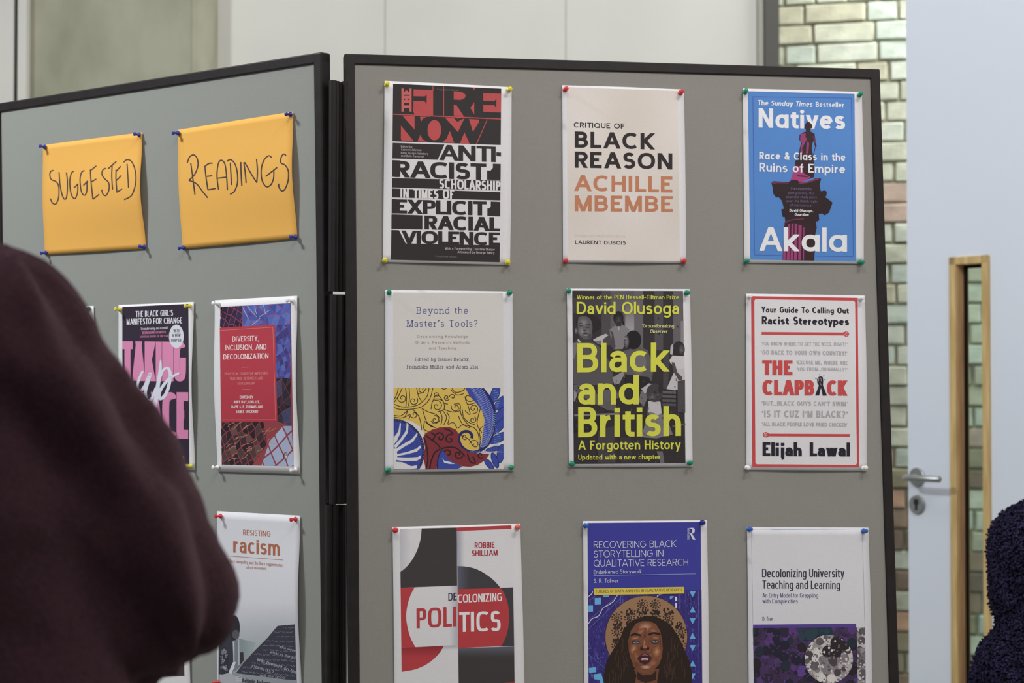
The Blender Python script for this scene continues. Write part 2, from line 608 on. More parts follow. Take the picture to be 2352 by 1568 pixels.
# ------------------------------------------------------------------ stroke lettering
CAPS = {
 'A': (.80, "0,0 .5,1;1,0 .5,1;.16,.3 .84,.3"), 'B': (.56, "0,0 0,1;0,1 .5,1 @.5,.76,.42,.24,90,-90 0,.52;0,.52 .5,.52 @.5,.26,.5,.26,90,-90 0,0"),
 'C': (.70, "@.58,.5,.58,.5,48,312"), 'D': (.68, "0,0 0,1;0,1 .4,1 @.4,.5,.6,.5,90,-90 0,0"),
 'E': (.46, "0,0 0,1;0,1 1,1;0,.52 .9,.52;0,0 1,0"), 'F': (.44, "0,0 0,1;0,1 1,1;0,.5 .9,.5"),
 'G': (.78, "@.5,.5,.5,.5,48,360;.55,.5 1,.5"), 'H': (.62, "0,0 0,1;1,0 1,1;0,.52 1,.52"), 'I': (0, "0,0 0,1"),
 'J': (.38, "1,1 1,.3 @.5,.3,.5,.3,0,-180"), 'K': (.62, "0,0 0,1;1,1 0,.38;.24,.53 1,0"), 'L': (.42, "0,1 0,0;0,0 1,0"),
 'M': (.76, "0,0 0,1;1,0 1,1;0,1 .5,0;1,1 .5,0"), 'N': (.66, "0,0 0,1;1,0 1,1;0,1 1,0"), 'O': (.82, "@.5,.5,.5,.5,0,360"),
 'P': (.52, "0,0 0,1;0,1 .5,1 @.5,.73,.5,.27,90,-90 0,.46"), 'Q': (.82, "@.5,.5,.5,.5,0,360;.58,.28 .98,-.06"),
 'R': (.56, "0,0 0,1;0,1 .5,1 @.5,.74,.5,.26,90,-90 0,.48;.5,.48 1,0"),
 'S': (.52, "@.5,.76,.44,.24,28,270 @.5,.26,.5,.26,90,-152"), 'T': (.56, "0,1 1,1;.5,0 .5,1"),
 'U': (.6, "0,1 0,.35 @.5,.35,.5,.35,180,360 1,1"), 'V': (.76, "0,1 .5,0;1,1 .5,0"),
 'W': (1.12, "0,1 .25,0;.5,1 .25,0;.5,1 .75,0;1,1 .75,0"), 'X': (.68, "0,0 1,1;0,1 1,0"),
 'Y': (.68, "0,1 .5,.42;1,1 .5,.42;.5,0 .5,.48"), 'Z': (.58, "0,1 1,1;0,0 1,1;0,0 1,0"),
 '!': (0, "0,1 0,.32;!0,0"), '?': (.42, "@.5,.74,.5,.26,165,-50 .5,.42 .5,.27;!.5,0"), '.': (0, "!0,0"), ',': (.06, "!1,0;1,.04 0,-.2"),
 "’": (.10, "1,1 0,.70"), "‘": (.10, "1,1 0,.70"), '-': (.3, "0,.38 1,.38"),
 '&': (.68, "1,0 .24,.72 @.46,.8,.26,.2,200,-20 .14,.36 @.4,.24,.38,.24,150,300 1,.45"), "…": (.7, "!0,0;!.5,0;!1,0"),
}
LOW = {
 'a': (.44, "@.5,.60,.5,.40,158,0 1,0;1,.6 .42,.6 @.42,.3,.42,.3,90,270 .6,0 1,.2"),
 'b': (.56, "0,0 0,2;@.5,.5,.5,.5,0,360"), 'c': (.47, "@.58,.5,.58,.5,48,312"), 'd': (.56, "1,0 1,2;@.5,.5,.5,.5,0,360"),
 'e': (.54, "0,.52 1,.52 @.5,.5,.5,.5,0,318"), 'f': (.26, ".4,0 .4,1.6 @1,1.6,.6,.4,180,90;0,1 1,1"),
 'g': (.54, "@.5,.5,.5,.5,0,360;1,1 1,-.3 @.5,-.3,.5,.7,0,-150"), 'h': (.5, "0,0 0,2;0,.5 @.5,.5,.5,.5,180,0 1,0"),
 'i': (0, "0,0 0,1;!0,1.85"), 'j': (.12, "1,1 1,-.6 @.1,-.6,.9,.4,0,-90;!1,1.85"), 'k': (.48, "0,0 0,2;1,1 0,.3;.28,.5 1,0"),
 'l': (0, "0,0 0,2"), 'm': (.9, "0,0 0,1;0,.5 @.25,.5,.25,.5,180,0 .5,0;.5,.5 @.75,.5,.25,.5,180,0 1,0"),
 'n': (.5, "0,0 0,1;0,.5 @.5,.5,.5,.5,180,0 1,0"), 'o': (.56, "@.5,.5,.5,.5,0,360"), 'p': (.56, "0,-1 0,1;@.5,.5,.5,.5,0,360"),
 'q': (.56, "1,-1 1,1;@.5,.5,.5,.5,0,360"), 'r': (.34, "0,0 0,1;0,.4 @.95,.4,.95,.6,180,92"),
 's': (.42, "@.5,.76,.46,.24,28,270 @.5,.26,.5,.26,90,-152"), 't': (.26, ".4,1.7 .4,.3 @.9,.3,.5,.3,180,270 1,0;0,1 1,1"),
 'u': (.5, "0,1 0,.5 @.5,.5,.5,.5,180,360;1,0 1,1"), 'ü': (.5, "0,1 0,.5 @.5,.5,.5,.5,180,360;1,0 1,1;!.15,1.75;!.85,1.75"),
 'v': (.54, "0,1 .5,0;1,1 .5,0"), 'w': (.86, "0,1 .25,0;.5,1 .25,0;.5,1 .75,0;1,1 .75,0"), 'x': (.5, "0,0 1,1;0,1 1,0"),
 'y': (.54, "0,1 .5,0;1,1 .5,0;.5,0 .24,-1"), 'z': (.42, "0,1 1,1;0,0 1,1;0,0 1,0"),
}
GEO_A = (.58, "@.5,.5,.5,.5,0,360;1,0 1,1")
TIGHT = {'A': -.05, 'V': -.05, 'T': -.05, 'Y': -.05, 'L': -.04, 'v': -.03, 'y': -.03, 'w': -.03, 'r': -.08, 'f': -.03, 't': -.02, '’': -.02, ',': -.03,
         'I': .03, 'H': .02, 'N': .02, 'M': .02}


def arc_pts(cx, cy, rx, ry, a0, a1, n):
    k = max(3, int(abs(a1 - a0) / (15 if n < 3 else 9)))
    out = []
    for i in range(k + 1):
        a = radians(a0 + (a1 - a0) * i / k)
        c, s = cos(a), sin(a)
        e = 2.0 / n
        out.append((cx + rx * math.copysign(abs(c) ** e, c), cy + ry * math.copysign(abs(s) ** e, s)))
    return out


def parse(spec, n):
    out = []
    for st in spec.split(';'):
        if st[0] == '!':
            out.append(('dot', [tuple(float(v) for v in st[1:].split(','))]))
            continue
        pts = []
        for tok in st.split():
            if tok[0] == '@':
                pts += arc_pts(*[float(v) for v in tok[1:].split(',')], n)
            else:
                pts.append(tuple(float(v) for v in tok.split(',')))
        q = [pts[0]]
        for p in pts[1:]:
            if hypot(p[0] - q[-1][0], p[1] - q[-1][1]) > 1e-4:
                q.append(p)
        out.append(('line', q))
    return out


def clip_half(poly, ax, val, keep_less):
    out = []
    m = len(poly)
    for i in range(m):
        p, q = poly[i], poly[(i + 1) % m]
        ip = (p[ax] <= val + 1e-9) if keep_less else (p[ax] >= val - 1e-9)
        iq = (q[ax] <= val + 1e-9) if keep_less else (q[ax] >= val - 1e-9)
        if ip:
            out.append(p)
        if ip != iq:
            f = (val - p[ax]) / (q[ax] - p[ax])
            out.append((p[0] + (q[0] - p[0]) * f, p[1] + (q[1] - p[1]) * f))
    return out


def ribbon(pts, tx, ty, ext0=0.0, ext1=0.0, seg_no=None):
    """convex quads of a pen stroke along pts (pen half sizes from tx, ty)"""
    pts = [Vector(p) for p in pts]
    if ext0:
        pts[0] = pts[0] + (pts[0] - pts[1]).normalized() * ext0
    if ext1:
        pts[-1] = pts[-1] + (pts[-1] - pts[-2]).normalized() * ext1
    segs, cur = [], [pts[0]]
    for i in range(1, len(pts)):
        cur.append(pts[i])
        if i < len(pts) - 1:
            a = (pts[i] - pts[i - 1]).normalized()
            b = (pts[i + 1] - pts[i]).normalized()
            if a.dot(b) < 0.80:
                segs.append(cur)
                cur = [pts[i]]
    segs.append(cur)
    quads = []
    closed = (pts[0] - pts[-1]).length < 1e-4
    for sg in segs:
        offs = []
        for i, p in enumerate(sg):
            if closed and len(segs) == 1 and i in (0, len(sg) - 1):
                d = (sg[1] - sg[-2]).normalized()
            else:
                d = (sg[min(i + 1, len(sg) - 1)] - sg[max(i - 1, 0)]).normalized()
            nrm = Vector((-d.y, d.x))
            h = hypot(nrm.x * tx / 2, nrm.y * ty / 2)
            offs.append(nrm * h)
        for i in range(len(sg) - 1):
            a, b, oa, ob = sg[i], sg[i + 1], offs[i], offs[i + 1]
            quads.append([tuple(a - oa), tuple(b - ob), tuple(b + ob), tuple(a + oa)])
            if seg_no is not None:
                seg_no.append(segs.index(sg))
    return quads


def glyph(ch, k, tx, ty, X, A, D, n, geo, serif):
    """list of (level, polygon) in cap-height units, and the advance width without spacing"""
    low = ch in LOW
    w, spec = LOW[ch] if low else CAPS[ch]
    if ch == 'a' and geo:
        w, spec = GEO_A
    W = w * k

    def ym(v):
        if not low:
            return ty / 2 + v * (1 - ty)
        if v >= 1:
            return X - ty / 2 + (v - 1) * (A - X)
        if v >= 0:
            return ty / 2 + v * (X - ty)
        return ty / 2 + v * D

    polys, lev = [], 0
    lims = {-1: -D, 0: 0.0, 1: (X if low else 1.0), 2: A}
    for kind, pts in parse(spec, n):
        if kind == 'dot':
            x, v = pts[0]
            cx, cy = tx / 2 + x * W, ym(v)
            rx, ry = tx / 2 * (1.12 if geo else 1.0), ty / 2 * (1.12 if geo else 1.0)
            ry = max(ry, rx * .85)
            if v == 0:
                cy = ry
            if geo:
                polys.append((lev, [(cx + rx * cos(a * pi / 6), cy + ry * sin(a * pi / 6)) for a in range(12)]))
            else:
                polys.append((lev, [(cx - rx, cy - ry), (cx + rx, cy - ry), (cx + rx, cy + ry), (cx - rx, cy + ry)]))
            lev += 1
            continue
        P = [(tx / 2 + x * W, ym(v)) for x, v in pts]
        ext = []
        for e, nb in ((0, 1), (-1, -2)):
            x, v = pts[e]
            dx, dy = P[e][0] - P[nb][0], P[e][1] - P[nb][1]
            vert = abs(dy) > abs(dx) * .35
            hz = abs(dx) > abs(dy)
            if vert and abs(dx) > .22 * abs(dy) and v in (-1, 0, 1, 2) and ch not in "‘’,tfr":
                P[e] = (P[e][0], lims[v])
            on = (v in (-1, 0, 1, 2) and vert and ch not in "‘’,") or (x in (0, 1) and hz)
            ext.append(max(tx, ty) * 1.3 if on else 0.0)
        vs = [v for _, v in pts]
        lo_, hi_ = min(vs), max(vs)
        sno = []
        qs = ribbon(P, tx, ty, ext[0], ext[1], sno)
        lev0 = lev
        for q, sn in zip(qs, sno):
            lev = lev0 + sn
            if lo_ in (-1, 0) and (low or lo_ >= 0) and ch not in "‘’,":
                q = clip_half(q, 1, lims[lo_], False)
            if hi_ in (1, 2) and (low or hi_ <= 1) and len(q) > 2:
                q = clip_half(q, 1, lims[hi_], True)
            if len(q) > 2 and w > 0:
                q = clip_half(q, 0, 0.0, False)
            if len(q) > 2 and w > 0:
                q = clip_half(q, 0, W + tx, True)
            if len(q) > 2:
                polys.append((lev, q))
        lev += 1
        if serif:
            for e, nb in ((0, 1), (-1, -2)):
                x, v = pts[e]
                dx, dy = P[e][0] - P[nb][0], P[e][1] - P[nb][1]
                if v in lims and abs(dy) > abs(dx) and (not (v == 1 and low and ch in 'adgpqbnmhtr' and False)):
                    if ch in 'Mt' and v == 1 and low:
                        continue
                    if ch in 'ae' or (ch in 'bdghq' and v == 0) or (ch in 't') or (x == .5 and v in (0, 1) and ch in 'vVyM'):
                        continue
                    yy = lims[v]
                    sg = 1 if v in (0, -1) else -1
                    ex0 = tx * 1.2
                    ex1 = 0.0 if (low and v in (1, 2) and ch not in 'vwxyuk') else tx * 1.2
                    cx = P[e][0]
                    y2 = yy + sg * ty
                    polys.append((lev, [(cx - tx / 2 - ex0, min(yy, y2)), (cx + tx / 2 + ex1, min(yy, y2)),
                                        (cx + tx / 2 + ex1, max(yy, y2)), (cx - tx / 2 - ex0, max(yy, y2))]))
            lev += 1
    return polys, tx + W


def layout(s, width, tx, ty, X, A, D, n, geo, serif, sp, space):
    """glyph polygons of a line fitted to the width (cap-height units)"""
    fixed, var = 0.0, 0.0
    t_sp = tx * .9
    items = []
    for i, ch in enumerate(s):
        if ch == ' ':
            var += space
            fixed += t_sp
            items.append((ch, 0, space))
            continue
        w = (GEO_A if (ch == 'a' and geo) else (LOW.get(ch) or CAPS[ch]))[0]
        gap = 0 if i == len(s) - 1 else sp + TIGHT.get(ch, 0)
        fixed += tx
        var += w + gap
        items.append((ch, w, gap))
    k = max(.05, (width - fixed) / max(var, 1e-6))
    x, out = 0.0, []
    for ch, w, gap in items:
        if ch != ' ':
            polys, adv = glyph(ch, k, tx, ty, X, A, D, n, geo, serif)
            out += [(lv, [(px + x, py) for px, py in q]) for lv, q in polys]
            x += adv
        else:
            x += t_sp
        x += gap * k
    return out


# ------------------------------------------------------------------ sheets of paper and what is printed on them
STEP = 2.6e-6
GRID = 8.0


class Sheet:
    """a sheet pinned to a board. Drawing calls take coordinates measured on an enlarged crop of the photograph
    (origin ox, oy; scale s) and are laid on the curved paper itself."""

    def __init__(s, name, label, cat, B, ox, oy, sc, corners, bulge=(.002, .002, .0015), paper=(212, 209, 213), up=(0, -1), group=None, lift=.0012):
        s.B, s.ox, s.oy, s.sc, s.up = B, ox, oy, sc, up
        s.bl = bulge
        tw = abs(bulge[1] - bulge[0]) > .0025
        s.step, s.gap = (4.5e-6, 1.1e-5) if tw else (STEP, STEP)
        s.lift = lift
        s.level = 0.0
        s.parts = {}
        C = np.array([s.px(c) for c in corners])
        Q = B.hit(C, lift)
        s.Q = Q
        s.e1, s.e2 = Q[1] - Q[0], Q[3] - Q[0]
        s.root = empty(name, tuple(Q[0]), label, cat, group)
        # paper
        N, M = 16, 22
        vs, fs, cl = [], [], []
        for j in range(M + 1):
            for i in range(N + 1):
                a, b = i / N, j / M
                p = (Q[0] * (1 - a) + Q[1] * a) * (1 - b) + (Q[3] * (1 - a) + Q[2] * a) * b
                vs.append(p + B.n * s.disp(a, b) - Q[0])
        for j in range(M):
            for i in range(N):
                q = j * (N + 1) + i
                fs.append((q + N + 1, q + N + 2, q + 1, q))
        o = link_mesh('paper_sheet', vs, fs, M_PAPER, s.root, smooth=True)
        s.paint(o, [rgb(paper)] * (len(fs) * 4))
        md = o.modifiers.new('thickness', 'SOLIDIFY')
        md.thickness = .00015
        md.offset = -1

    def px(s, c):
        return (s.ox + c[0] / s.sc, s.oy + c[1] / s.sc)

    def disp(s, a, b):
        l, r, h = s.bl
        a = np.clip(a, -.05, 1.05)
        b = np.clip(b, -.05, 1.05)
        return (l * (1 - a) + r * a) * np.sin(pi * b) ** 2 + h * np.sin(pi * a) ** 2

    def unproject(s, P, lev):
        P = np.asarray(P, float)
        d = np.full(len(P), s.lift)
        E = np.stack([s.e1, s.e2], 1)
        pinv = np.linalg.pinv(E)
        for _ in range(4):
            H = s.B.hit(P, d)
            G = H - s.B.n * (d - s.lift)[:, None] - s.Q[0]
            e3 = s.Q[2] - s.Q[1] - s.Q[3] + s.Q[0]
            ab = G @ pinv.T
            for _k in range(4):
                ab = (G - (ab[:, 0] * ab[:, 1])[:, None] * e3) @ pinv.T
            d = s.lift + s.disp(ab[:, 0], ab[:, 1])
        return s.B.hit(P, d + lev)

    def paint(s, o, cols):
        a = o.data.color_attributes.new('ink', 'FLOAT_COLOR', 'CORNER')
        arr = np.ones((len(cols), 4), np.float32)
        arr[:, :3] = cols
        a.data.foreach_set('color', arr.ravel())

    def add(s, part, polys, col, levels=None, bump=True):
        """convex polygons in crop coordinates; col = colour or function of crop coordinates"""
        base = s.level + 7e-5 if s.level == 0 else s.level
        L = s.parts.setdefault(part, [])
        mx = 0
        for i, q in enumerate(polys):
            lv = levels[i] if levels else 0
            mx = max(mx, lv)
            L.append((q, base + lv * s.step, col))
        s.level = base + (mx + 1) * s.step + s.gap

    def poly(s, part, pts, col):
        """any simple polygon"""
        if len(pts) > 4 or True:
            tri = tessellate_polygon([[Vector((x, y, 0)) for x, y in pts]])
            s.add(part, [[pts[i] for i in t] for t in tri], col)

    def quad(s, part, pts, col):
        s.add(part, [pts], col)

    def ell(s, part, cx, cy, rx, ry, col, rot=0, n=28):
        c, d = cos(radians(rot)), sin(radians(rot))
        pts = []
        for k in range(n):
            x, y = rx * cos(2 * pi * k / n), ry * sin(2 * pi * k / n)
            pts.append((cx + x * c - y * d, cy + x * d + y * c))
        s.add(part, [pts], col)

    def stroke(s, part, pts, w, col, smooth=False, levels=0):
        if smooth:
            pts = catmull(pts)
        q = ribbon(pts, w, w)
        s.add(part, q, col)

    def strokes(s, part, lines, w, col, smooth=True):
        P, L = [], []
        for i, pts in enumerate(lines):
            if smooth:
                pts = catmull(pts)
            qs = ribbon(pts, w, w)
            P += qs
            L += [i % 6] * len(qs)
        s.add(part, P, col, L)

    def text(s, part, st, x0, y0, x1, y1, cap, t, col, ty=None, X=.70, A=1.0, D=.28, n=2.25, geo=False, serif=False, sp=.15, space=.34,
             slant=0.0, up=None):
        ty = t * .88 if ty is None else ty
        ux, uy = up or s.up
        L = hypot(x1 - x0, y1 - y0)
        dx, dy = (x1 - x0) / L, (y1 - y0) / L
        P, V = [], []
        for lv, q in layout(st, L / cap, t, ty, X, A, D, n, geo, serif, sp, space):
            V.append(lv)
            P.append([(x0 + (a + slant * b) * cap * dx + b * cap * ux, y0 + (a + slant * b) * cap * dy + b * cap * uy) for a, b in q])
        s.add(part, P, col, V)

    def finish(s):
        for part, L in s.parts.items():
            P, LV, F, Cc = [], [], [], []
            for q, lv, col in L:
                for piece in grid_split(q, GRID * s.sc):
                    k = len(P)
                    P += piece
                    LV += [lv] * len(piece)
                    F.append(list(range(k, k + len(piece))))
                    if callable(col):
                        Cc += [rgb(col(x, y)) for x, y in piece]
                    else:
                        c = rgb(col)
                        Cc += [c] * len(piece)
            px = np.array(P) / s.sc + np.array([s.ox, s.oy])
            W = s.unproject(px, np.array(LV)) - s.Q[0]
            # make all faces look out of the board
            FF, CC, k = [], [], 0
            for f in F:
                a, b, c = W[f[0]], W[f[1]], W[f[2]]
                nn = np.zeros(3)
                for i in range(1, len(f) - 1):
                    nn += np.cross(W[f[i]] - a, W[f[i + 1]] - a)
                cc = Cc[k:k + len(f)]
                k += len(f)
                if nn @ s.B.n < 0:
                    f, cc = f[::-1], cc[::-1]
                FF.append(f)
                CC += cc
            o = link_mesh(part, W, FF, M_INK, s.root)
            s.paint(o, CC)


def grid_split(q, g):
    out = [q]
    for ax in (0, 1):
        nxt = []
        for p in out:
            lo_, hi_ = min(v[ax] for v in p), max(v[ax] for v in p)
            k0, k1 = int(math.floor(lo_ / g)), int(math.floor(hi_ / g))
            cur = p
            for k in range(k0 + 1, k1 + 1):
                v = k * g
                a = clip_half(cur, ax, v, True)
                b = clip_half(cur, ax, v, False)
                if len(a) > 2:
                    nxt.append(a)
                cur = b
                if len(cur) < 3:
                    break
            if len(cur) > 2:
                nxt.append(cur)
        out = nxt
    res = []
    for p in out:
        ar = sum(p[i][0] * p[(i + 1) % len(p)][1] - p[(i + 1) % len(p)][0] * p[i][1] for i in range(len(p)))
        if abs(ar) > 1e-3:
            res.append(p)
    return res


def catmull(pts, sub=5):
    out = []
    m = len(pts)
    for i in range(m - 1):
        p0, p1, p2, p3 = pts[max(i - 1, 0)], pts[i], pts[i + 1], pts[min(i + 2, m - 1)]
        for k in range(sub):
            t_ = k / sub
            out.append(tuple(.5 * (2 * p1[a] + (p2[a] - p0[a]) * t_ + (2 * p0[a] - 5 * p1[a] + 4 * p2[a] - p3[a]) * t_ ** 2
                                   + (3 * p1[a] - p0[a] - 3 * p2[a] + p3[a]) * t_ ** 3) for a in (0, 1)))
    out.append(pts[-1])
    return out


def vgrad(y0, c0, y1, c1):
    def f(x, y):
        k = min(1, max(0, (y - y0) / (y1 - y0)))
        return tuple(a + (b - a) * k for a, b in zip(c0, c1))
    return f


def hgrad(x0, c0, x1, c1):
    def f(x, y):
        k = min(1, max(0, (x - x0) / (x1 - x0)))
        return tuple(a + (b - a) * k for a, b in zip(c0, c1))
    return f


SHEETS = []


def sheet(*a, **k):
    s = Sheet(*a, **k)
    SHEETS.append(s)
    return s


def clip_poly(q, region):
    """clip convex q against a convex region (clockwise or not)"""
    m = len(region)
    ar = sum(region[i][0] * region[(i + 1) % m][1] - region[(i + 1) % m][0] * region[i][1] for i in range(m))
    sg = 1 if ar > 0 else -1
    for i in range(m):
        a, b = region[i], region[(i + 1) % m]
        f = lambda p: sg * ((b[0] - a[0]) * (p[1] - a[1]) - (b[1] - a[1]) * (p[0] - a[0]))
        out = []
        for j in range(len(q)):
            p, r_ = q[j], q[(j + 1) % len(q)]
            fp, fr = f(p), f(r_)
            if fp >= 0:
                out.append(p)
            if (fp >= 0) != (fr >= 0):
                k = fp / (fp - fr)
                out.append((p[0] + (r_[0] - p[0]) * k, p[1] + (r_[1] - p[1]) * k))
        q = out
        if len(q) < 3:
            return []
    return q


INK = (46, 40, 43)

# ================================================================== covers on the right board
# --- black and red cover of stacked heavy capitals
s = sheet('poster', 'black and red poster of stacked heavy capitals, top left of the right board', 'poster', BR, 860, 160, 3.337,
          [(78, 85), (1052, 133), (1040, 1497), (64, 1474)], (.002, .003, .002), group='posters on the right board')
BK = (47, 41, 43)
RD = (178, 74, 76)
C = 'cover_print'
T = 'title_lettering'
s.quad(C, [(143, 107), (972, 145), (968, 577), (138, 548)], BK)
for p in ([(300, 150), (450, 157), (450, 352), (308, 345), (298, 320)], [(608, 165), (660, 168), (688, 180), (700, 200), (688, 222), (660, 232), (608, 229)],
          [(608, 268), (628, 270), (682, 353), (608, 350)], [(735, 292), (765, 250), (765, 344)], [(740, 136), (768, 136), (768, 158), (755, 142)],
          [(835, 178), (970, 184), (970, 328), (835, 324)], [(215, 352), (308, 356), (308, 460)], [(203, 428), (302, 548), (210, 546), (203, 530)],
          [(350, 360), (400, 360), (372, 375), (356, 400)], [(352, 500), (370, 535), (408, 552), (330, 550)],
          [(540, 366), (606, 368), (635, 400), (690, 372), (640, 478)], [(725, 378), (800, 382), (802, 400), (755, 476)],
          [(578, 470), (612, 562), (520, 556), (552, 530)], [(690, 480), (730, 568), (656, 565)], [(608, 352), (682, 354), (682, 366), (636, 374)],
          [(862, 382), (868, 382), (786, 569), (779, 568)], [(446, 120), (452, 120), (452, 160), (446, 160)], [(528, 128), (534, 128), (534, 352), (528, 352)],
          [(143, 337), (970, 374), (970, 382), (143, 345)], [(375, 346), (440, 349), (425, 360), (395, 360)]):
    s.poly('red_print', p, RD)
s.ell('red_print', 460, 463, 53, 78, RD)
s.poly(T, [(300, 203), (385, 205), (400, 190), (400, 268), (385, 240), (300, 238)], BK)
s.poly(T, [(835, 238), (920, 241), (935, 222), (935, 296), (920, 272), (835, 270)], BK)
s.text('red_lettering', "THE", 285, 310, 285, 146, 78, .28, (190, 96, 94), up=(-1, 0), ty=.22, n=3, serif=True)
s.poly(C, [(140, 560), (537, 573), (485, 690), (137, 680)], BK)
s.text(T, "ANTI", 497, 692, 930, 708, 118, .30, BK, ty=.15, serif=False, sp=.02, n=2.6)
s.quad(T, [(935, 632), (970, 634), (970, 664), (935, 660)], BK)
s.quad(C, [(137, 692), (200, 695), (198, 822), (136, 820)], BK)
s.text(T, "RACIST", 150, 822, 858, 846, 126, .30, BK, ty=.20, sp=.02, n=2.6)
s.poly(C, [(908, 720), (968, 722), (967, 846), (864, 843), (864, 772), (890, 773), (908, 752)], BK)
s.quad(C, [(136, 830), (967, 850), (966, 926), (135, 902)], BK)
s.text('white_lettering', "SCHOLARSHIP", 497, 910, 966, 926, 72, .20, (214, 210, 212), n=3.2, sp=.12)
s.quad(C, [(135, 910), (966, 938), (965, 1001), (134, 978)], BK)
s.text('white_lettering', "IN TIMES OF", 199, 981, 612, 992, 72, .20, (214, 210, 212), n=3.2, sp=.14)
s.quad(C, [(133, 990), (170, 991), (168, 1101), (132, 1100)], BK)
s.text(T, "EXPLICIT", 160, 1100, 860, 1117, 107, .32, BK, ty=.2, sp=.02, n=2.6)
s.poly(C, [(892, 1010), (965, 1013), (965, 1124), (866, 1119), (866, 1062), (880, 1063), (892, 1046)], BK)
s.quad(C, [(131, 1108), (368, 1116), (368, 1224), (130, 1219)], BK)
s.text(T, "RACIAL", 384, 1223, 963, 1238, 106, .33, BK, ty=.2, sp=.02, n=2.6)
s.poly(C, [(130, 1228), (188, 1230), (240, 1332), (128, 1330)], BK)
s.text(T, "VIOLENCE", 208, 1330, 962, 1346, 98, .33, BK, ty=.2, sp=.02, n=2.6)
s.quad(C, [(128, 1329), (962, 1346), (960, 1475), (126, 1456)], BK)
for st, a, y, b in (("Edited by", 203, 596, 290), ("Azeezat Johnson", 203, 619, 360), ("Remi Joseph-Salisbury", 203, 645, 413), ("and Beth Kamunge", 203, 667, 380)):
    s.text('small_lettering', st, a, y, b, y + (b - a) * .03, 17, .14, (168, 160, 160))
s.text('small_lettering', "With a Foreword by Christina Sharpe", 540, 1379, 922, 1386, 19, .14, (182, 174, 174))
s.text('small_lettering', "Afterword by George Yancy", 637, 1405, 920, 1412, 19, .14, (182, 174, 174))
s.text('small_lettering', "Copyrighted Material", 466, 1434, 630, 1439, 12, .12, (120, 112, 112))
s.text('small_lettering', "Copyrighted Material", 480, 156, 645, 163, 12, .12, (120, 112, 112))

# --- beige cover with large black and brown capitals
s = sheet('poster', 'beige poster with large black and brown capitals, top middle of the right board', 'poster', BR, 1270, 170, 3.409,
          [(72, 87), (1027, 120), (1043, 1480), (79, 1474)], (.001, .002, .003), group='posters on the right board')
s.quad(C, [(107, 102), (978, 132), (995, 1462), (118, 1456)], lambda x, y: (209 + 4 * sin(x / 130) * sin(y / 210), 200 + 5 * sin(x / 130) * sin(y / 210), 195 + 7 * sin(x / 130) * sin(y / 210)))
BK2 = (44, 37, 40)
BRN = (183, 121, 92)
s.text(T, "CRITIQUE OF", 163, 418, 560, 429, 41, .2, BK2)
s.text(T, "BLACK", 170, 576, 798, 591, 127, .24, BK2, ty=.20)
s.text(T, "REASON", 170, 733, 935, 748, 127, .24, BK2, ty=.20)
s.text('author_lettering', "ACHILLE", 167, 915, 935, 927, 125, .23, BRN, ty=.19)
s.text('author_lettering', "MBEMBE", 170, 1074, 938, 1081, 125, .23, BRN, ty=.19)
s.text('small_lettering', "Translated and with an introduction by", 173, 1274, 567, 1279, 19, .1, (203, 172, 158))
s.text('small_lettering', "LAURENT DUBOIS", 174, 1330, 570, 1336, 30, .19, BK2)

# --- blue cover with a statue on a column
s = sheet('poster', 'blue poster with a purple statue on a tall column, top right of the right board', 'poster', BR, 1690, 180, 3.484,
          [(57, 80), (1010, 108), (1025, 1483), (67, 1474)], (.001, .006, .001), group='posters on the right board')
BLU = (80, 128, 194)
s.quad(C, [(97, 102), (950, 124), (964, 1463), (115, 1450)], BLU)
for a, b in (((137, 146), (925, 158)), ((925, 158), (940, 1425)), ((640, 1421), (940, 1425)), ((150, 1412), (375, 1417)), ((137, 146), (150, 1412))):
    s.stroke('border_line', [a, b], 5, (64, 88, 168))
s.poly('border_line', [(97, 102), (950, 124), (950, 126), (97, 104)], (100, 100, 170))
W3 = (222, 220, 226)
s.text('small_lettering', "The", 176, 213, 262, 216, 40, .18, W3, geo=True)
s.text('small_lettering', "Sunday Times", 280, 217, 612, 226, 40, .18, W3, geo=True, slant=.2)
s.text('small_lettering', "Bestseller", 640, 227, 870, 232, 40, .18, W3, geo=True)
s.text(T, "Natives", 183, 393, 875, 408, 155, .20, W3, geo=True, sp=.12)
DK, PK = (52, 32, 40), (140, 58, 106)
P3 = 'statue_picture'
s.poly(P3, [(575, 342), (592, 352), (612, 372), (614, 395), (597, 402), (598, 425), (630, 442), (636, 480), (640, 520), (648, 540), (634, 545), (622, 500), (614, 520),
            (608, 560), (618, 615), (628, 700), (626, 790), (560, 812), (500, 840), (430, 830), (452, 780), (470, 730), (478, 660), (505, 615), (512, 560), (525, 512), (508, 490),
            (511, 450), (540, 432), (562, 425), (560, 405), (548, 398), (556, 365)], DK)
s.poly(P3, [(520, 442), (560, 440), (556, 470), (570, 480), (562, 500), (530, 560), (540, 600), (514, 610), (520, 560), (530, 515), (514, 490)], PK)
s.poly(P3, [(575, 500), (588, 520), (580, 600), (562, 600), (566, 540)], PK)
s.poly(P3, [(618, 460), (630, 470), (636, 520), (628, 515)], (120, 50, 90))
s.poly(P3, [(455, 765), (478, 700), (530, 705), (545, 760), (600, 790), (560, 815), (500, 838), (432, 829)], (158, 62, 116))
s.poly(P3, [(480, 770), (560, 778), (590, 790), (560, 792), (500, 784)], (90, 40, 66))
s.stroke(P3, [(640, 535), (622, 612)], 5, DK)
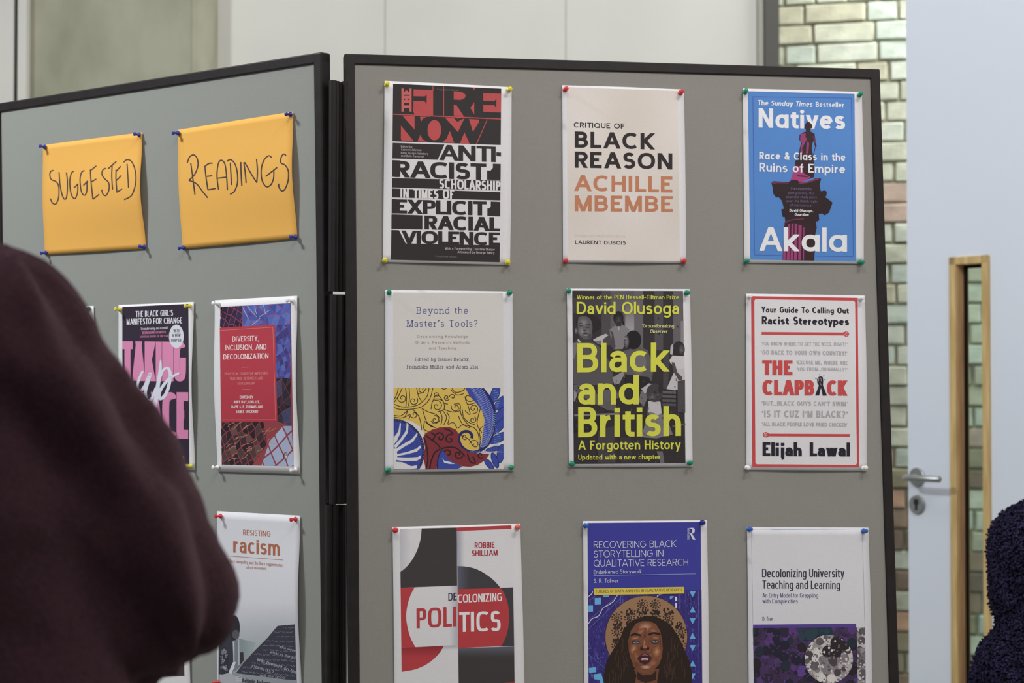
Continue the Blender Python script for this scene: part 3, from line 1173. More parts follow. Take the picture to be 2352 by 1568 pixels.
s.poly(P3, [(285, 835), (300, 822), (420, 830), (450, 812), (490, 812), (510, 830), (570, 835), (640, 797), (683, 802), (672, 850), (680, 902), (712, 896), (728, 905), (726, 935),
            (716, 950), (740, 965), (775, 995), (758, 1040), (748, 1072), (712, 1095), (690, 1080), (664, 1084), (668, 1130), (655, 1145), (640, 1140), (648, 1195), (640, 1232), (620, 1240),
            (500, 1245), (400, 1210), (385, 1190), (397, 1150), (392, 1108), (376, 1108), (365, 1048), (386, 1042), (370, 980), (345, 950), (322, 952), (300, 920), (295, 870)],
       (46, 32, 37))
s.poly(P3, [(505, 836), (570, 824), (655, 797), (668, 806), (575, 836), (512, 845)], (120, 52, 84))
s.poly(P3, [(286, 838), (300, 826), (420, 834), (425, 840), (330, 838), (305, 842)], (110, 50, 84))
s.poly(P3, [(410, 1160), (550, 1150), (640, 1190), (628, 1458), (375, 1453), (385, 1200)], DK)
for q in ([(420, 1165), (436, 1163), (430, 1452), (407, 1452)], [(446, 1160), (462, 1160), (457, 1452), (438, 1452)], [(472, 1160), (492, 1162), (490, 1452), (466, 1452)],
          [(502, 1168), (528, 1178), (520, 1452), (500, 1452)], [(386, 1200), (407, 1182), (398, 1452), (378, 1452)], [(541, 1190), (549, 1195), (546, 1452), (538, 1452)]):
    s.quad(P3, q, (150, 60, 112))
s.stroke(P3, [(388, 1160), (420, 1140), (470, 1128), (545, 1124)], 9, (110, 48, 78), True)
s.text('subtitle_lettering', "Race & Class in the", 188, 647, 877, 659, 60, .19, W3, geo=True)
s.text('subtitle_lettering', "Ruins of Empire", 188, 745, 875, 759, 70, .18, W3, geo=True)
for st, a, y, b in (("‘Part biography,", 437, 890, 612), ("part polemic, this", 420, 924, 627), ("powerful study picks", 402, 956, 648), ("apart the British myth", 400, 989, 650), ("of meritocracy’", 435, 1021, 612)):
    s.text('small_lettering', st, a, y, b, y + 3, 19, .12, (112, 104, 140), geo=True)
s.text('small_lettering', "David Olusoga,", 430, 1066, 620, 1069, 21, .2, W3, geo=True)
s.text('small_lettering', "Guardian", 470, 1098, 582, 1100, 21, .2, W3, geo=True, slant=.2)
s.text('author_lettering', "Akala", 188, 1380, 890, 1387, 192, .19, W3, geo=True, sp=.10)

# --- cream cover with serif lettering over a wax-print pattern
s = sheet('poster', 'cream poster with thin blue serif lettering above a yellow, red and blue print pattern', 'poster', BR, 870, 640, 3.336,
          [(50, 85), (1025, 97), (1035, 1470), (50, 1484)], (.001, .002, .002), paper=(208, 206, 212), group='posters on the right board')
s.quad(C, [(110, 105), (952, 108), (957, 1455), (115, 1462)], (203, 199, 196))
NV = (52, 56, 122)
s.text(T, "Beyond the", 292, 268, 683, 268, 52, .095, NV, serif=True, sp=.26, space=.5)
s.text(T, "Master’s Tools?", 218, 368, 755, 368, 52, .095, NV, serif=True, sp=.26, space=.5)
for st, a, y, b in (("Decolonizing Knowledge", 295, 452, 682), ("Orders, Research Methods", 282, 497, 694), ("and Teaching", 386, 541, 592)):
    s.text('subtitle_lettering', st, a, y, b, y, 20, .12, (118, 82, 96), sp=.26, space=.5)
s.text('author_lettering', "Edited by Daniel Bendix,", 279, 630, 697, 630, 27, .12, (48, 50, 98), serif=True, sp=.28, space=.5)
s.text('author_lettering', "Franziska Müller and Aram Ziai", 217, 687, 758, 687, 27, .12, (48, 50, 98), serif=True, sp=.28, space=.5)
P4 = 'pattern_print'
REG = [(114, 836), (929, 836), (957, 905), (957, 1455), (115, 1461)]


def reg_poly(part, pts, col):
    tri = tessellate_polygon([[Vector((x, y, 0)) for x, y in pts]])
    qs = [clip_poly([pts[i] for i in t_], REG) for t_ in tri]
    s.add(part, [q for q in qs if len(q) > 2], col)


def reg_ell(cx, cy, rx, ry, col, rot=0, n=28):
    c, d = cos(radians(rot)), sin(radians(rot))
    q = clip_poly([(cx + rx * cos(2 * pi * k / n) * c - ry * sin(2 * pi * k / n) * d, cy + rx * cos(2 * pi * k / n) * d + ry * sin(2 * pi * k / n) * c) for k in range(n)], REG)
    if len(q) > 2:
        s.add(P4, [q], col)


def reg_strokes(lines, w, col, smooth=True):
    P, L = [], []
    for i, pts in enumerate(lines):
        for q in ribbon(catmull(pts, 4) if smooth else pts, w, w):
            q = clip_poly(q, REG)
            if len(q) > 2:
                P.append(q)
                L.append(i % 5)
    s.add(P4, P, col, L)


def spiral(cx, cy, r0, a0, turns, r1=4, n=14):
    return [(cx + (r0 + (r1 - r0) * i / n) * cos(radians(a0) + turns * 2 * pi * i / n), cy + (r0 + (r1 - r0) * i / n) * sin(radians(a0) + turns * 2 * pi * i / n)) for i in range(n + 1)]


reg_poly(P4, REG, (206, 204, 204))
YL = (210, 178, 88)
reg_poly(P4, [(114, 836), (662, 836), (700, 905), (745, 950), (790, 1010), (812, 1080), (800, 1160), (790, 1260), (760, 1312), (700, 1315), (640, 1290), (612, 1240),
              (600, 1200), (350, 1190), (330, 1140), (250, 1090), (114, 1075)], YL)
KS = (44, 38, 44)
reg_strokes([
    [(115, 985), (160, 1000), (240, 1000), (330, 980), (390, 920), (415, 836)], [(115, 960), (180, 982), (260, 978), (320, 955), (370, 900), (385, 836)],
    [(205, 836), (212, 900), (208, 980)], [(232, 836), (236, 900), (228, 975)], spiral(180, 915, 38, 200, -1.4), spiral(265, 935, 36, -40, 1.3),
    [(115, 950), (150, 900), (180, 836)], [(115, 930), (140, 880), (150, 836)], [(290, 836), (305, 900), (330, 940)], [(300, 880), (340, 870), (365, 836)], spiral(330, 845, 30, 60, 1.0),
    [(115, 1045), (170, 1050), (220, 1010), (200, 1060)], [(115, 1060), (180, 1066), (240, 1040), (230, 1075)], spiral(270, 1040, 30, 160, -1.1),
    spiral(445, 975, 48, 230, 1.3), [(400, 1000), (420, 925), (490, 935), (500, 1000), (450, 1018)], [(420, 920), (440, 890), (470, 905), (500, 950), (530, 960)],
    spiral(445, 890, 22, 150, 1.1), spiral(520, 910, 24, 30, 1.3), spiral(565, 905, 24, 180, 1.0), [(490, 1010), (520, 1060), (498, 1120)], [(465, 1010), (485, 1060), (476, 1125)],
    spiral(590, 985, 36, 200, -1.2), [(500, 1000), (560, 1020), (620, 1010), (620, 960), (575, 960)], [(520, 1020), (540, 1060), (530, 1115), (570, 1100), (600, 1145)],
    [(325, 990), (380, 1020), (440, 1040), (468, 1080), (430, 1110), (400, 1090)], [(335, 1000), (360, 1080), (380, 1110), (430, 1140)], [(260, 1000), (310, 1060), (330, 1160)],
    spiral(430, 1080, 34, 260, 1.2), [(350, 1090), (400, 1130), (440, 1140)], [(350, 1100), (345, 1150), (380, 1170)], [(610, 1050), (640, 1110), (700, 1140), (640, 1060), (620, 990)],
    [(610, 1145), (640, 1120), (700, 1130), (740, 1150), (765, 1200), (770, 1280)], [(640, 1000), (650, 1060), (690, 1100), (740, 1120)], spiral(725, 995, 40, 100, -1.4),
    spiral(720, 1080, 28, 300, 1.3), [(680, 960), (700, 1040), (660, 1010)], [(780, 990), (760, 1060), (755, 1120), (790, 1180)], [(560, 840), (590, 870), (640, 860), (660, 838)],
    [(550, 850), (600, 890), (650, 880)], [(480, 836), (500, 846), (520, 836)], spiral(690, 905, 44, 20, .8), [(660, 900), (680, 960), (740, 950)], [(800, 1130), (770, 1160), (780, 1240), (770, 1290)],
    spiral(735, 1270, 40, 180, 1.2), spiral(660, 1210, 24, 60, 1.0), [(630, 1200), (690, 1230), (720, 1280)]], 6, KS)
# blue fern on the right
BF = (58, 72, 156)
for cx, cy, rx, ry, rot in ((892, 880, 70, 30, -72), (935, 950, 66, 30, -50), (925, 1050, 78, 28, -55), (922, 1130, 75, 28, -48), (920, 1220, 72, 28, -30), (900, 1300, 80, 14, -10),
                            (935, 1340, 26, 70, 10), (890, 1390, 20, 60, -20), (845, 1420, 18, 50, -40)):
    reg_ell(cx, cy, rx + 5, ry + 5, (34, 38, 92), rot)
    reg_ell(cx, cy, rx, ry, BF, rot)
reg_poly(P4, [(662, 836), (800, 836), (850, 890), (884, 960), (900, 1050), (895, 1140), (870, 1230), (820, 1290), (760, 1312), (790, 1260), (800, 1160), (812, 1080), (790, 1010), (745, 950), (700, 905)], BF)
reg_strokes([[(790, 836), (845, 905), (880, 985), (888, 1080), (872, 1190), (835, 1270), (770, 1318), (700, 1325), (645, 1295), (616, 1245), (618, 1200), (650, 1172), (690, 1172), (714, 1200), (710, 1222)]], 22, (36, 40, 98))
L = []
for i in range(34):
    k = i / 33
    y = 850 + k * 440
    x = 745 + 105 * sin(k * 2.6)
    L.append([(x - 45, y - 14), (x, y), (x + 40, y - 26)])
reg_strokes(L, 3.5, (150, 160, 205), False)
L = []
for i in range(26):
    k = i / 25
    L.append([(872 + 30 * sin(k * 3), 860 + k * 420), (900 + 34 * sin(k * 9), 852 + k * 420)])
reg_strokes(L, 3, (120, 160, 205), False)
L = [[(700 + 9 * j, 1317 + 3 * (j % 2)), (704 + 9 * j, 1333)] for j in range(0, 28)]
reg_strokes(L, 3, (120, 130, 190), False)
# blue disc with white flames at the left
reg_ell(108, 1320, 245, 250, (44, 40, 82))
reg_ell(108, 1322, 226, 232, BF)
L = []
for i in range(40):
    a = radians(-95 + i * 4.8)
    L.append([(108 + 150 * cos(a), 1322 + 155 * sin(a)), (108 + 212 * cos(a), 1322 + 218 * sin(a))])
reg_strokes(L, 2.5, (36, 40, 100), False)
L = []
for i in range(38):
    a = radians(-90 + i * 4.9)
    L.append([(108 + 230 * cos(a), 1322 + 236 * sin(a)), (108 + 241 * cos(a + .03), 1322 + 247 * sin(a + .03))])
reg_strokes(L, 4, (96, 108, 170), False)
for pts in ([(115, 1215), (150, 1170), (162, 1100), (170, 1110), (166, 1180), (140, 1240), (115, 1270)], [(115, 1280), (170, 1220), (210, 1160), (214, 1100), (228, 1120), (222, 1180), (180, 1240), (130, 1300)],
            [(120, 1310), (180, 1270), (250, 1230), (285, 1190), (292, 1172), (298, 1195), (262, 1250), (190, 1290), (130, 1330)], [(135, 1345), (220, 1325), (290, 1300), (318, 1275), (322, 1295), (290, 1325), (210, 1345), (140, 1358)],
            [(115, 1365), (220, 1370), (300, 1365), (322, 1350), (322, 1375), (290, 1395), (180, 1395), (115, 1385)], [(115, 1400), (180, 1405), (250, 1435), (290, 1428), (296, 1450), (240, 1459), (180, 1459), (115, 1458)],
            [(115, 1300), (130, 1300), (145, 1350), (130, 1400), (115, 1400)]):
    reg_poly(P4, pts, (208, 206, 208))
# dark red form with black curls
RDK = (124, 48, 56)
reg_poly(P4, [(355, 1185), (410, 1155), (470, 1138), (540, 1135), (590, 1155), (615, 1190), (605, 1240), (630, 1290), (690, 1330), (770, 1338), (850, 1340), (820, 1385), (760, 1425), (700, 1440),
              (640, 1435), (580, 1410), (530, 1375), (500, 1330), (485, 1300), (450, 1380), (440, 1460), (360, 1460), (345, 1380), (355, 1290), (340, 1220)], RDK)
reg_strokes([[(360, 1200), (400, 1230), (440, 1260), (470, 1300), (430, 1330), (400, 1400), (390, 1460)], [(345, 1210), (370, 1300), (375, 1400), (360, 1460)], spiral(470, 1215, 40, 200, 1.1),
             spiral(545, 1230, 40, 300, -1.1), spiral(530, 1340, 44, 120, 1.0), spiral(610, 1345, 36, 20, 1.1), [(480, 1300), (540, 1290), (600, 1300), (660, 1360)], [(500, 1150), (540, 1160), (570, 1190)],
             [(680, 1340), (700, 1400), (740, 1410), (720, 1360)], spiral(780, 1350, 26, 40, 1.0), [(400, 1180), (430, 1200), (410, 1240)]], 11, (44, 30, 36))
reg_poly(P4, [(487, 1302), (500, 1330), (530, 1375), (590, 1415), (640, 1437), (600, 1460), (455, 1460), (448, 1400), (460, 1350)], BF)
reg_poly(P4, [(485, 1370), (500, 1392), (545, 1402), (585, 1418), (540, 1418), (500, 1408)], (208, 206, 208))
reg_strokes([[(487, 1302), (462, 1350), (450, 1400), (448, 1460)]], 10, (38, 38, 84))

# --- grey photograph cover with big yellow title
s = sheet('poster', 'grey photograph poster of children under big yellow lettering, middle of the right board', 'poster', BR, 1285, 640, 3.409,
          [(58, 76), (1022, 80), (1043, 1470), (74, 1473)], (.001, .003, .001), group='posters on the right board')
s.quad(C, [(100, 92), (967, 95), (987, 1443), (112, 1450)], (50, 45, 49))


def soft(part, cx, cy, rx, ry, c_in, c_out, rot=0, n=7):
    for k in range(n):
        t_ = k / (n - 1)
        c = tuple(a + (b - a) * t_ for a, b in zip(c_out, c_in))
        f = 1 - .85 * t_
        s.ell(part, cx, cy, rx * f, ry * f, c, rot, 22)


def sf(cx, cy, rx, ry, vi, vo, rot=0):
    soft(G5, cx, cy, rx, ry, (vi, vi - 4, vi), (vo, vo - 4, vo), rot)
G5 = 'photograph_print'


def g5(pts, v, f=None):
    s.poly(G5, pts, f or (v, v - 5, v))


def e5(cx, cy, rx, ry, v, rot=0):
    s.ell(G5, cx, cy, rx, ry, (v, v - 5, v), rot)


for pts, v in (([(330, 93), (400, 93), (400, 520), (330, 520)], 74), ([(400, 93), (520, 94), (520, 380), (400, 520)], 92), ([(585, 94), (655, 94), (655, 560), (585, 560)], 98), ([(745, 94), (812, 94), (812, 560), (745, 560)], 78),
               ([(890, 94), (966, 95), (972, 520), (890, 520)], 96), ([(812, 560), (860, 560), (850, 860), (812, 860)], 70), ([(100, 150), (330, 150), (330, 270), (102, 270)], 66)):
    g5(pts, v)
s.quad(G5, [(515, 94), (585, 94), (585, 460), (515, 460)], vgrad(94, (84, 78, 84), 380, (150, 145, 152)))
g5([(950, 330), (972, 330), (974, 520), (950, 520)], 128)
e5(775, 310, 8, 9, 48); e5(925, 375, 8, 9, 58); e5(925, 520, 8, 9, 58); e5(780, 430, 8, 9, 48)
# boy at the left
g5([(105, 505), (150, 480), (270, 500), (345, 560), (415, 700), (420, 835), (110, 825)], 84)
g5([(105, 505), (140, 498), (150, 530), (125, 600), (107, 640)], 112)
g5([(152, 470), (178, 500), (250, 500), (262, 440), (165, 430)], 62)
e5(228, 350, 100, 72, 38, 12)
s.poly(G5, catmull([(150, 300), (200, 292), (245, 320), (258, 380), (250, 440), (222, 472), (190, 470), (160, 440), (146, 400), (142, 340), (150, 300)], 3), (92, 86, 92))
sf(188, 345, 44, 42, 132, 92)
sf(178, 410, 34, 44, 132, 92)
sf(222, 420, 26, 40, 112, 90)
s.ell(G5, 131, 408, 12, 24, (84, 78, 84)); s.ell(G5, 129, 406, 6, 14, (120, 114, 120))
s.stroke(G5, [(150, 352), (168, 345), (184, 352)], 5, (52, 46, 50), True)
s.stroke(G5, [(205, 360), (222, 354), (242, 366)], 5, (50, 44, 48), True)
e5(168, 366, 12, 4, 46); e5(222, 380, 13, 4, 44)
s.stroke(G5, [(194, 362), (188, 395), (200, 402)], 5, (96, 90, 96), True)
e5(194, 404, 12, 4, 62)
e5(204, 430, 22, 5, 58); sf(206, 441, 20, 7, 150, 112)
sf(236, 450, 16, 26, 66, 84, 20)
s.poly(G5, [(140, 478), (150, 498), (170, 500), (150, 470)], (190, 186, 192))
g5([(262, 478), (300, 455), (362, 430), (384, 442), (345, 470), (336, 520), (300, 500)], 178)
g5([(270, 490), (330, 480), (325, 520), (300, 510)], 112)
g5([(110, 830), (250, 820), (290, 900), (440, 985), (450, 1040), (370, 1025), (240, 960), (112, 880)], 92)
g5([(112, 870), (140, 900), (120, 960), (112, 960)], 140)
g5([(290, 880), (440, 860), (470, 930), (380, 960)], 96)
# girl standing behind
g5([(390, 400), (440, 362), (505, 366), (548, 395), (530, 480), (495, 550), (425, 552), (405, 480)], 124)
g5([(390, 400), (410, 440), (400, 520), (425, 560), (440, 530), (420, 420)], 72)
e5(462, 305, 40, 52, 34)
sf(463, 325, 28, 38, 74, 46); e5(450, 318, 6, 2, 28); e5(476, 318, 6, 2, 28); e5(463, 345, 9, 3, 34); e5(500, 345, 7, 18, 30); g5([(445, 350), (480, 350), (485, 372), (440, 372)], 52)
s.stroke(G5, [(466, 372), (466, 402)], 5, (190, 186, 190))
# seated child with round hair
g5([(490, 570), (620, 525), (690, 560), (740, 700), (720, 800), (560, 800), (480, 760)], 90)
e5(620, 660, 60, 90, 108)
e5(580, 478, 62, 74, 30)
sf(524, 492, 21, 50, 122, 76); sf(518, 466, 12, 8, 150, 112); e5(514, 484, 7, 3, 44); e5(512, 512, 8, 4, 60)
g5([(412, 775), (500, 722), (505, 750), (470, 820), (430, 828)], 140)
g5([(640, 870), (700, 830), (720, 830), (690, 930), (660, 1000), (620, 960)], 110)
g5([(510, 745), (700, 770), (740, 860), (640, 880), (520, 850)], 40)
# girl in white at the right
e5(935, 545, 46, 56, 44)
sf(958, 555, 24, 42, 104, 56); e5(962, 548, 6, 3, 36); e5(964, 578, 7, 3, 44); g5([(866, 590), (870, 530), (885, 508), (892, 540), (884, 595)], 176)
g5([(860, 640), (885, 600), (978, 606), (980, 700), (912, 722), (905, 690), (868, 660)], 196)
g5([(905, 712), (980, 700), (983, 830), (915, 876), (838, 862), (875, 780)], 186)
g5([(878, 652), (902, 656), (922, 730), (962, 770), (960, 795), (930, 790), (888, 720)], 78)
g5([(908, 872), (932, 870), (940, 960), (920, 1000), (915, 930)], 38)
g5([(925, 800), (983, 790), (985, 1050), (925, 1045)], 74)
for k in range(4):
    g5([(806, 878 + 32 * k), (912, 882 + 32 * k), (912, 902 + 32 * k), (806, 898 + 32 * k)], 98 - 6 * k)
# small child in front
g5([(640, 862), (700, 818), (730, 825), (690, 880), (668, 900)], 172)
g5([(695, 955), (790, 960), (802, 1050), (862, 1150), (888, 1218), (760, 1250), (640, 1240), (680, 1100), (690, 1030)], 118)
g5([(695, 958), (790, 962), (800, 1050), (770, 1070), (740, 1050), (692, 1040)], 184)
g5([(690, 1040), (720, 1075), (700, 1120), (680, 1100)], 80)
e5(745, 893, 66, 72, 64)
sf(726, 925, 36, 34, 104, 64); e5(712, 915, 7, 3, 36); e5(740, 914, 7, 3, 36); e5(726, 944, 11, 4, 44); sf(770, 908, 12, 7, 120, 70); e5(790, 860, 14, 40, 46)
# ground and bench
g5([(115, 1062), (470, 1050), (470, 1064), (115, 1078)], 120)
g5([(112, 1100), (340, 1080), (330, 1180), (112, 1200)], 40)
g5([(300, 1190), (430, 1150), (440, 1440), (300, 1442)], 66)
g5([(760, 1350), (808, 1350), (822, 1440), (790, 1442)], 104)
g5([(470, 1240), (560, 1240), (570, 1440), (480, 1440)], 58)
g5([(880, 1150), (985, 1130), (986, 1145), (890, 1165)], 90)
rr = random.Random(3)
P_ = []
for i in range(150):
    x, y = rr.uniform(112, 980), rr.choice([rr.uniform(1060, 1440), rr.uniform(780, 1060)])
    w, h = rr.uniform(2, 9), rr.uniform(3, 20)
    P_.append([(x, y), (x + w, y), (x + w, min(y + h, 1442)), (x, min(y + h, 1442))])
s.add(G5, P_[:75], (84, 78, 82), [i % 9 for i in range(75)])
s.add(G5, P_[75:], (36, 31, 35), [i % 9 for i in range(75)])
Y5 = (204, 204, 76)
s.text('small_lettering', "Winner of the PEN Hessell-Tiltman Prize", 135, 161, 935, 161, 35, .17, Y5, sp=.13, space=.3)
s.text('author_lettering', "David Olusoga", 135, 277, 936, 277, 97, .17, Y5, sp=.11, space=.3)
s.text('small_lettering', "‘Groundbreaking’", 645, 382, 907, 383, 27, .15, (206, 204, 140), sp=.13)
s.text('small_lettering', "Observer", 708, 425, 845, 425, 29, .16, (206, 204, 140), slant=.2)
s.text(T, "Black", 140, 732, 862, 727, 228, .185, Y5, X=.73, sp=.10, ty=.155)
s.text(T, "and", 146, 985, 622, 983, 230, .185, Y5, X=.72, sp=.10, ty=.155)
s.text(T, "British", 146, 1241, 952, 1230, 236, .185, Y5, X=.73, sp=.11, ty=.155)
s.text('subtitle_lettering', "A Forgotten History", 147, 1338, 950, 1333, 73, .17, Y5, sp=.11, space=.3)
s.text('small_lettering', "Updated with a new chapter", 147, 1417, 793, 1413, 40, .155, Y5, sp=.13, space=.3)

# --- white cover with red border and grey quotations
s = sheet('poster', 'white poster with a red border and grey quotations, middle row at the right edge', 'poster', BR, 1695, 650, 3.409,
          [(62, 82), (995, 97), (1010, 1468), (65, 1462)], (.001, .004, .002), paper=(211, 208, 214), group='posters on the right board')
R6 = (190, 72, 74)


def rounded(x0, y0, x1, y1, x2, y2, x3, y3, r):
    out = []
    cs = [(x0, y0), (x1, y1), (x2, y2), (x3, y3)]
    ang = [180, 270, 0, 90]
    for (x, y), a in zip(cs, ang):
        sx = 1 if a in (180, 90) else -1
        sy = 1 if a in (180, 270) else -1
        for k in range(5):
            t_ = radians(a + 90 * k / 4)
            out.append((x + sx * r + r * cos(t_), y + sy * r + r * sin(t_)))
    return out


s.quad('border_print', [(103, 102), (937, 115), (950, 1443), (112, 1440)], R6)
s.poly('border_print', rounded(128, 126, 917, 138, 931, 1422, 137, 1417, 16), (212, 209, 214))
s.text('subtitle_lettering', "Your Guide To Calling Out", 183, 230, 868, 239, 47, .23, (38, 34, 44), X=.66, sp=.12)
s.text('subtitle_lettering', "Racist Stereotypes", 187, 322, 870, 331, 63, .24, (38, 34, 44), X=.66, sp=.10)
s.quad('fist_bars', [(185, 382), (828, 387), (828, 410), (185, 404)], R6)
s.poly('fist_bars', [(815, 390), (840, 378), (862, 380), (872, 398), (862, 416), (842, 421), (828, 408)], R6)
s.strokes('fist_bars', [[(838, 388), (850, 398)], [(850, 384), (862, 396)], [(832, 402), (848, 404)], [(846, 414), (858, 406)]], 3, (212, 209, 214), False)
s.quad('fist_bars', [(235, 1178), (876, 1181), (876, 1203), (235, 1199)], R6)
s.poly('fist_bars', [(246, 1178), (222, 1165), (200, 1170), (193, 1187), (203, 1205), (225, 1209), (246, 1198)], R6)
s.strokes('fist_bars', [[(226, 1174), (214, 1186)], [(214, 1170), (204, 1184)], [(232, 1190), (216, 1193)], [(220, 1203), (208, 1196)]], 3, (212, 209, 214), False)
GY = (164, 160, 168)
Q = 'quote_lettering'
s.text(Q, "‘YOU KNOW WHERE TO GET THE WEED, RIGHT?’", 178, 487, 860, 493, 27, .2, GY)
s.text(Q, "‘GO BACK TO YOUR OWN COUNTRY!’", 178, 559, 858, 567, 34, .22, GY)
s.text(Q, "‘EXCUSE ME, WHERE ARE", 455, 634, 858, 639, 29, .22, GY)
s.text(Q, "YOU FROM…ORIGINALLY?’", 463, 685, 862, 689, 26, .2, GY)
s.text(Q, "‘BUT…BLACK GUYS CAN’T SWIM’", 183, 957, 862, 962, 34, .22, GY)
s.text(Q, "‘IS IT CUZ I’M BLACK?’", 185, 1049, 862, 1054, 53, .21, GY)
s.text(Q, "‘ALL BLACK PEOPLE LOVE FRIED CHICKEN’", 187, 1117, 862, 1123, 29, .2, GY)
s.text(T, "THE", 190, 719, 427, 720, 116, .29, R6, ty=.22, sp=.10)
s.text(T, "CLAPB", 192, 876, 597, 879, 119, .28, R6, ty=.21, sp=.06, n=2.4)
s.text(T, "CK", 697, 880, 858, 881, 119, .28, R6, ty=.21, sp=.06, n=2.4)
s.poly('clapping_hands', [(605, 879), (634, 800), (622, 780), (620, 752), (632, 734), (648, 728), (664, 736), (668, 762), (666, 800), (697, 880), (664, 880), (650, 818), (636, 879)], (36, 32, 48))
s.strokes('clapping_hands', [[(640, 710), (642, 722)], [(676, 718), (668, 730)], [(604, 742), (616, 749)], [(688, 758), (676, 755)]], 4, (36, 32, 48), False)
s.strokes('clapping_hands', [[(634, 742), (630, 768)], [(646, 738), (642, 764)], [(656, 742), (652, 768)], [(640, 776), (652, 800)]], 3, (180, 176, 184), False)
s.text('author_lettering', "Elijah Lawal", 193, 1352, 878, 1356, 108, .25, (36, 32, 46), X=.62, sp=.09, ty=.2, space=.42, n=2.4)

# --- cover of cut circles in red, white and dark grey
s = sheet('poster', 'poster of cut circles in red, white and charcoal, bottom left of the right board', 'poster', BR, 880, 1180, 4.04,
          [(87, 122), (1272, 88), (1316, 1776), (108, 1812)], (.001, .002, .002), group='posters on the right board', up=(-.006, -1))
WH, DG, RR = (212, 209, 214), (64, 58, 60), (178, 62, 68)
s.poly(C, [(153, 140), (1190, 105), (1222, 1760), (178, 1780)], WH)
s.quad(C, [(155, 141), (260, 138), (265, 535), (161, 537)], hgrad(155, (186, 184, 192), 255, WH))
s.poly(C, [(683, 127), (687, 665), (162, 684)] + catmull([(160, 537), (210, 497), (262, 435), (305, 360), (335, 280), (350, 210), (357, 135)], 4), DG)
s.quad(C, [(680, 127), (1190, 105), (1192, 138), (682, 160)], RR)
s.quad(C, [(682, 162), (760, 158), (762, 486), (688, 485)], hgrad(684, (150, 150, 166), 752, WH))
s.poly(C, catmull([(688, 484), (740, 485), (820, 497), (900, 527), (980, 577), (1040, 628), (1090, 686)], 4) + [(690, 698)], hgrad(690, (92, 94, 112), 800, (64, 62, 66)))
s.poly(C, [(1087, 684), (1207, 680), (1216, 1226), (1080, 1229)], (64, 62, 66))
s.poly(C, [(690, 698)] + catmull([(1090, 685), (1130, 750), (1158, 840), (1170, 950), (1162, 1050), (1135, 1150), (1098, 1226)], 4) + [(698, 1245)], RR)
s.quad(C, [(698, 1245), (1216, 1228), (1222, 1760), (702, 1768)], vgrad(1240, (92, 92, 104), 1330, (62, 57, 59)))
s.poly(C, [(162, 684)] + catmull([(292, 680), (252, 760), (225, 850), (214, 950), (226, 1050), (255, 1150), (300, 1236)], 4) + [(169, 1241)], RR)
s.quad(C, [(610, 667), (687, 665), (694, 1215), (618, 1219)], hgrad(620, WH, 690, (176, 174, 184)))
s.poly(C, [(169, 1242)] + catmull([(562, 1222), (530, 1280), (470, 1345), (390, 1402), (290, 1443), (172, 1464)], 4), vgrad(1240, (140, 48, 56), 1330, RR))
s.quad(C, [(562, 1222), (696, 1217), (696, 1270), (540, 1270)], vgrad(1222, (170, 168, 176), 1262, WH))
s.poly(C, [(1130, 1566), (1220, 1562), (1222, 1760), (1000, 1766)], RR)
s.text('author_lettering', "ROBBIE", 850, 319, 1034, 313, 55, .17, (160, 48, 60), n=3.2, sp=.13)
s.text('author_lettering', "SHILLIAM", 822, 391, 1062, 384, 53, .17, (160, 48, 60), n=3.2, sp=.13)
s.text(T, "DE", 605, 805, 683, 802, 72, .15, (52, 52, 68), n=3.2)
s.text(T, "COLONIZING", 692, 824, 1104, 808, 76, .155, (224, 220, 224), n=3.2, sp=.12)
s.text(T, "POLI", 310, 1061, 680, 1043, 184, .165, RR, n=3.4, sp=.14)
s.text(T, "TICS", 706, 1095, 1090, 1083, 184, .165, (224, 220, 224), n=3.4, sp=.14)

# --- deep blue cover with a painted woman's portrait
s = sheet('poster', 'deep blue poster with a painted portrait of a woman, bottom middle of the right board', 'poster', BR, 1320, 1170, 3.94,
          [(75, 103), (1197, 95), (1218, 1750), (85, 1757)], (.001, .002, .001), group='posters on the right board')
B8 = (60, 60, 150)
s.quad(C, [(115, 120), (1140, 112), (1156, 1735), (125, 1740)], B8)
P8 = 'portrait_picture'
s.quad(P8, [(120, 740), (1148, 730), (1156, 1735), (125, 1740)], (56, 46, 118))
rr = random.Random(9)
R8 = [(122, 742), (1148, 732), (1155, 1730), (127, 1735)]
for col, m in (((74, 74, 160), 420), ((40, 32, 78), 380), ((92, 84, 168), 120)):
    P_ = []
    for i in range(m):
        x, y = rr.uniform(122, 1140), rr.uniform(745, 1700)
        w, h = rr.uniform(3, 9), rr.uniform(6, 34)
        P_.append(clip_poly([(x, y), (x + w, y), (x + w, y + h), (x, y + h)], R8))
    P_ = [q for q in P_ if len(q) > 2]
    s.add(P8, P_, col, [i % 12 for i in range(len(P_))])
s.strokes(P8, [[(125, 785), (150, 765), (163, 742)], [(388, 770), (350, 830), (300, 865), (255, 892), (215, 962), (160, 985), (125, 1030)], [(745, 785), (775, 765), (810, 758)]], 7, (200, 204, 222))
s.strokes(P8, [[(125, 1080), (420, 800)], [(125, 830), (230, 745)], [(125, 1000), (400, 770)], [(125, 1260), (165, 1250)], [(200, 1290), (205, 1350), (260, 1330)], [(125, 1310), (270, 1430)], [(125, 1460), (230, 1568)],
               [(1005, 740), (1008, 1100)], [(1120, 735), (1125, 1480)], [(430, 765), (432, 850)], [(415, 765), (417, 850)], [(950, 765), (952, 900)]], 3, (110, 112, 190), False)
LB = (104, 170, 218)
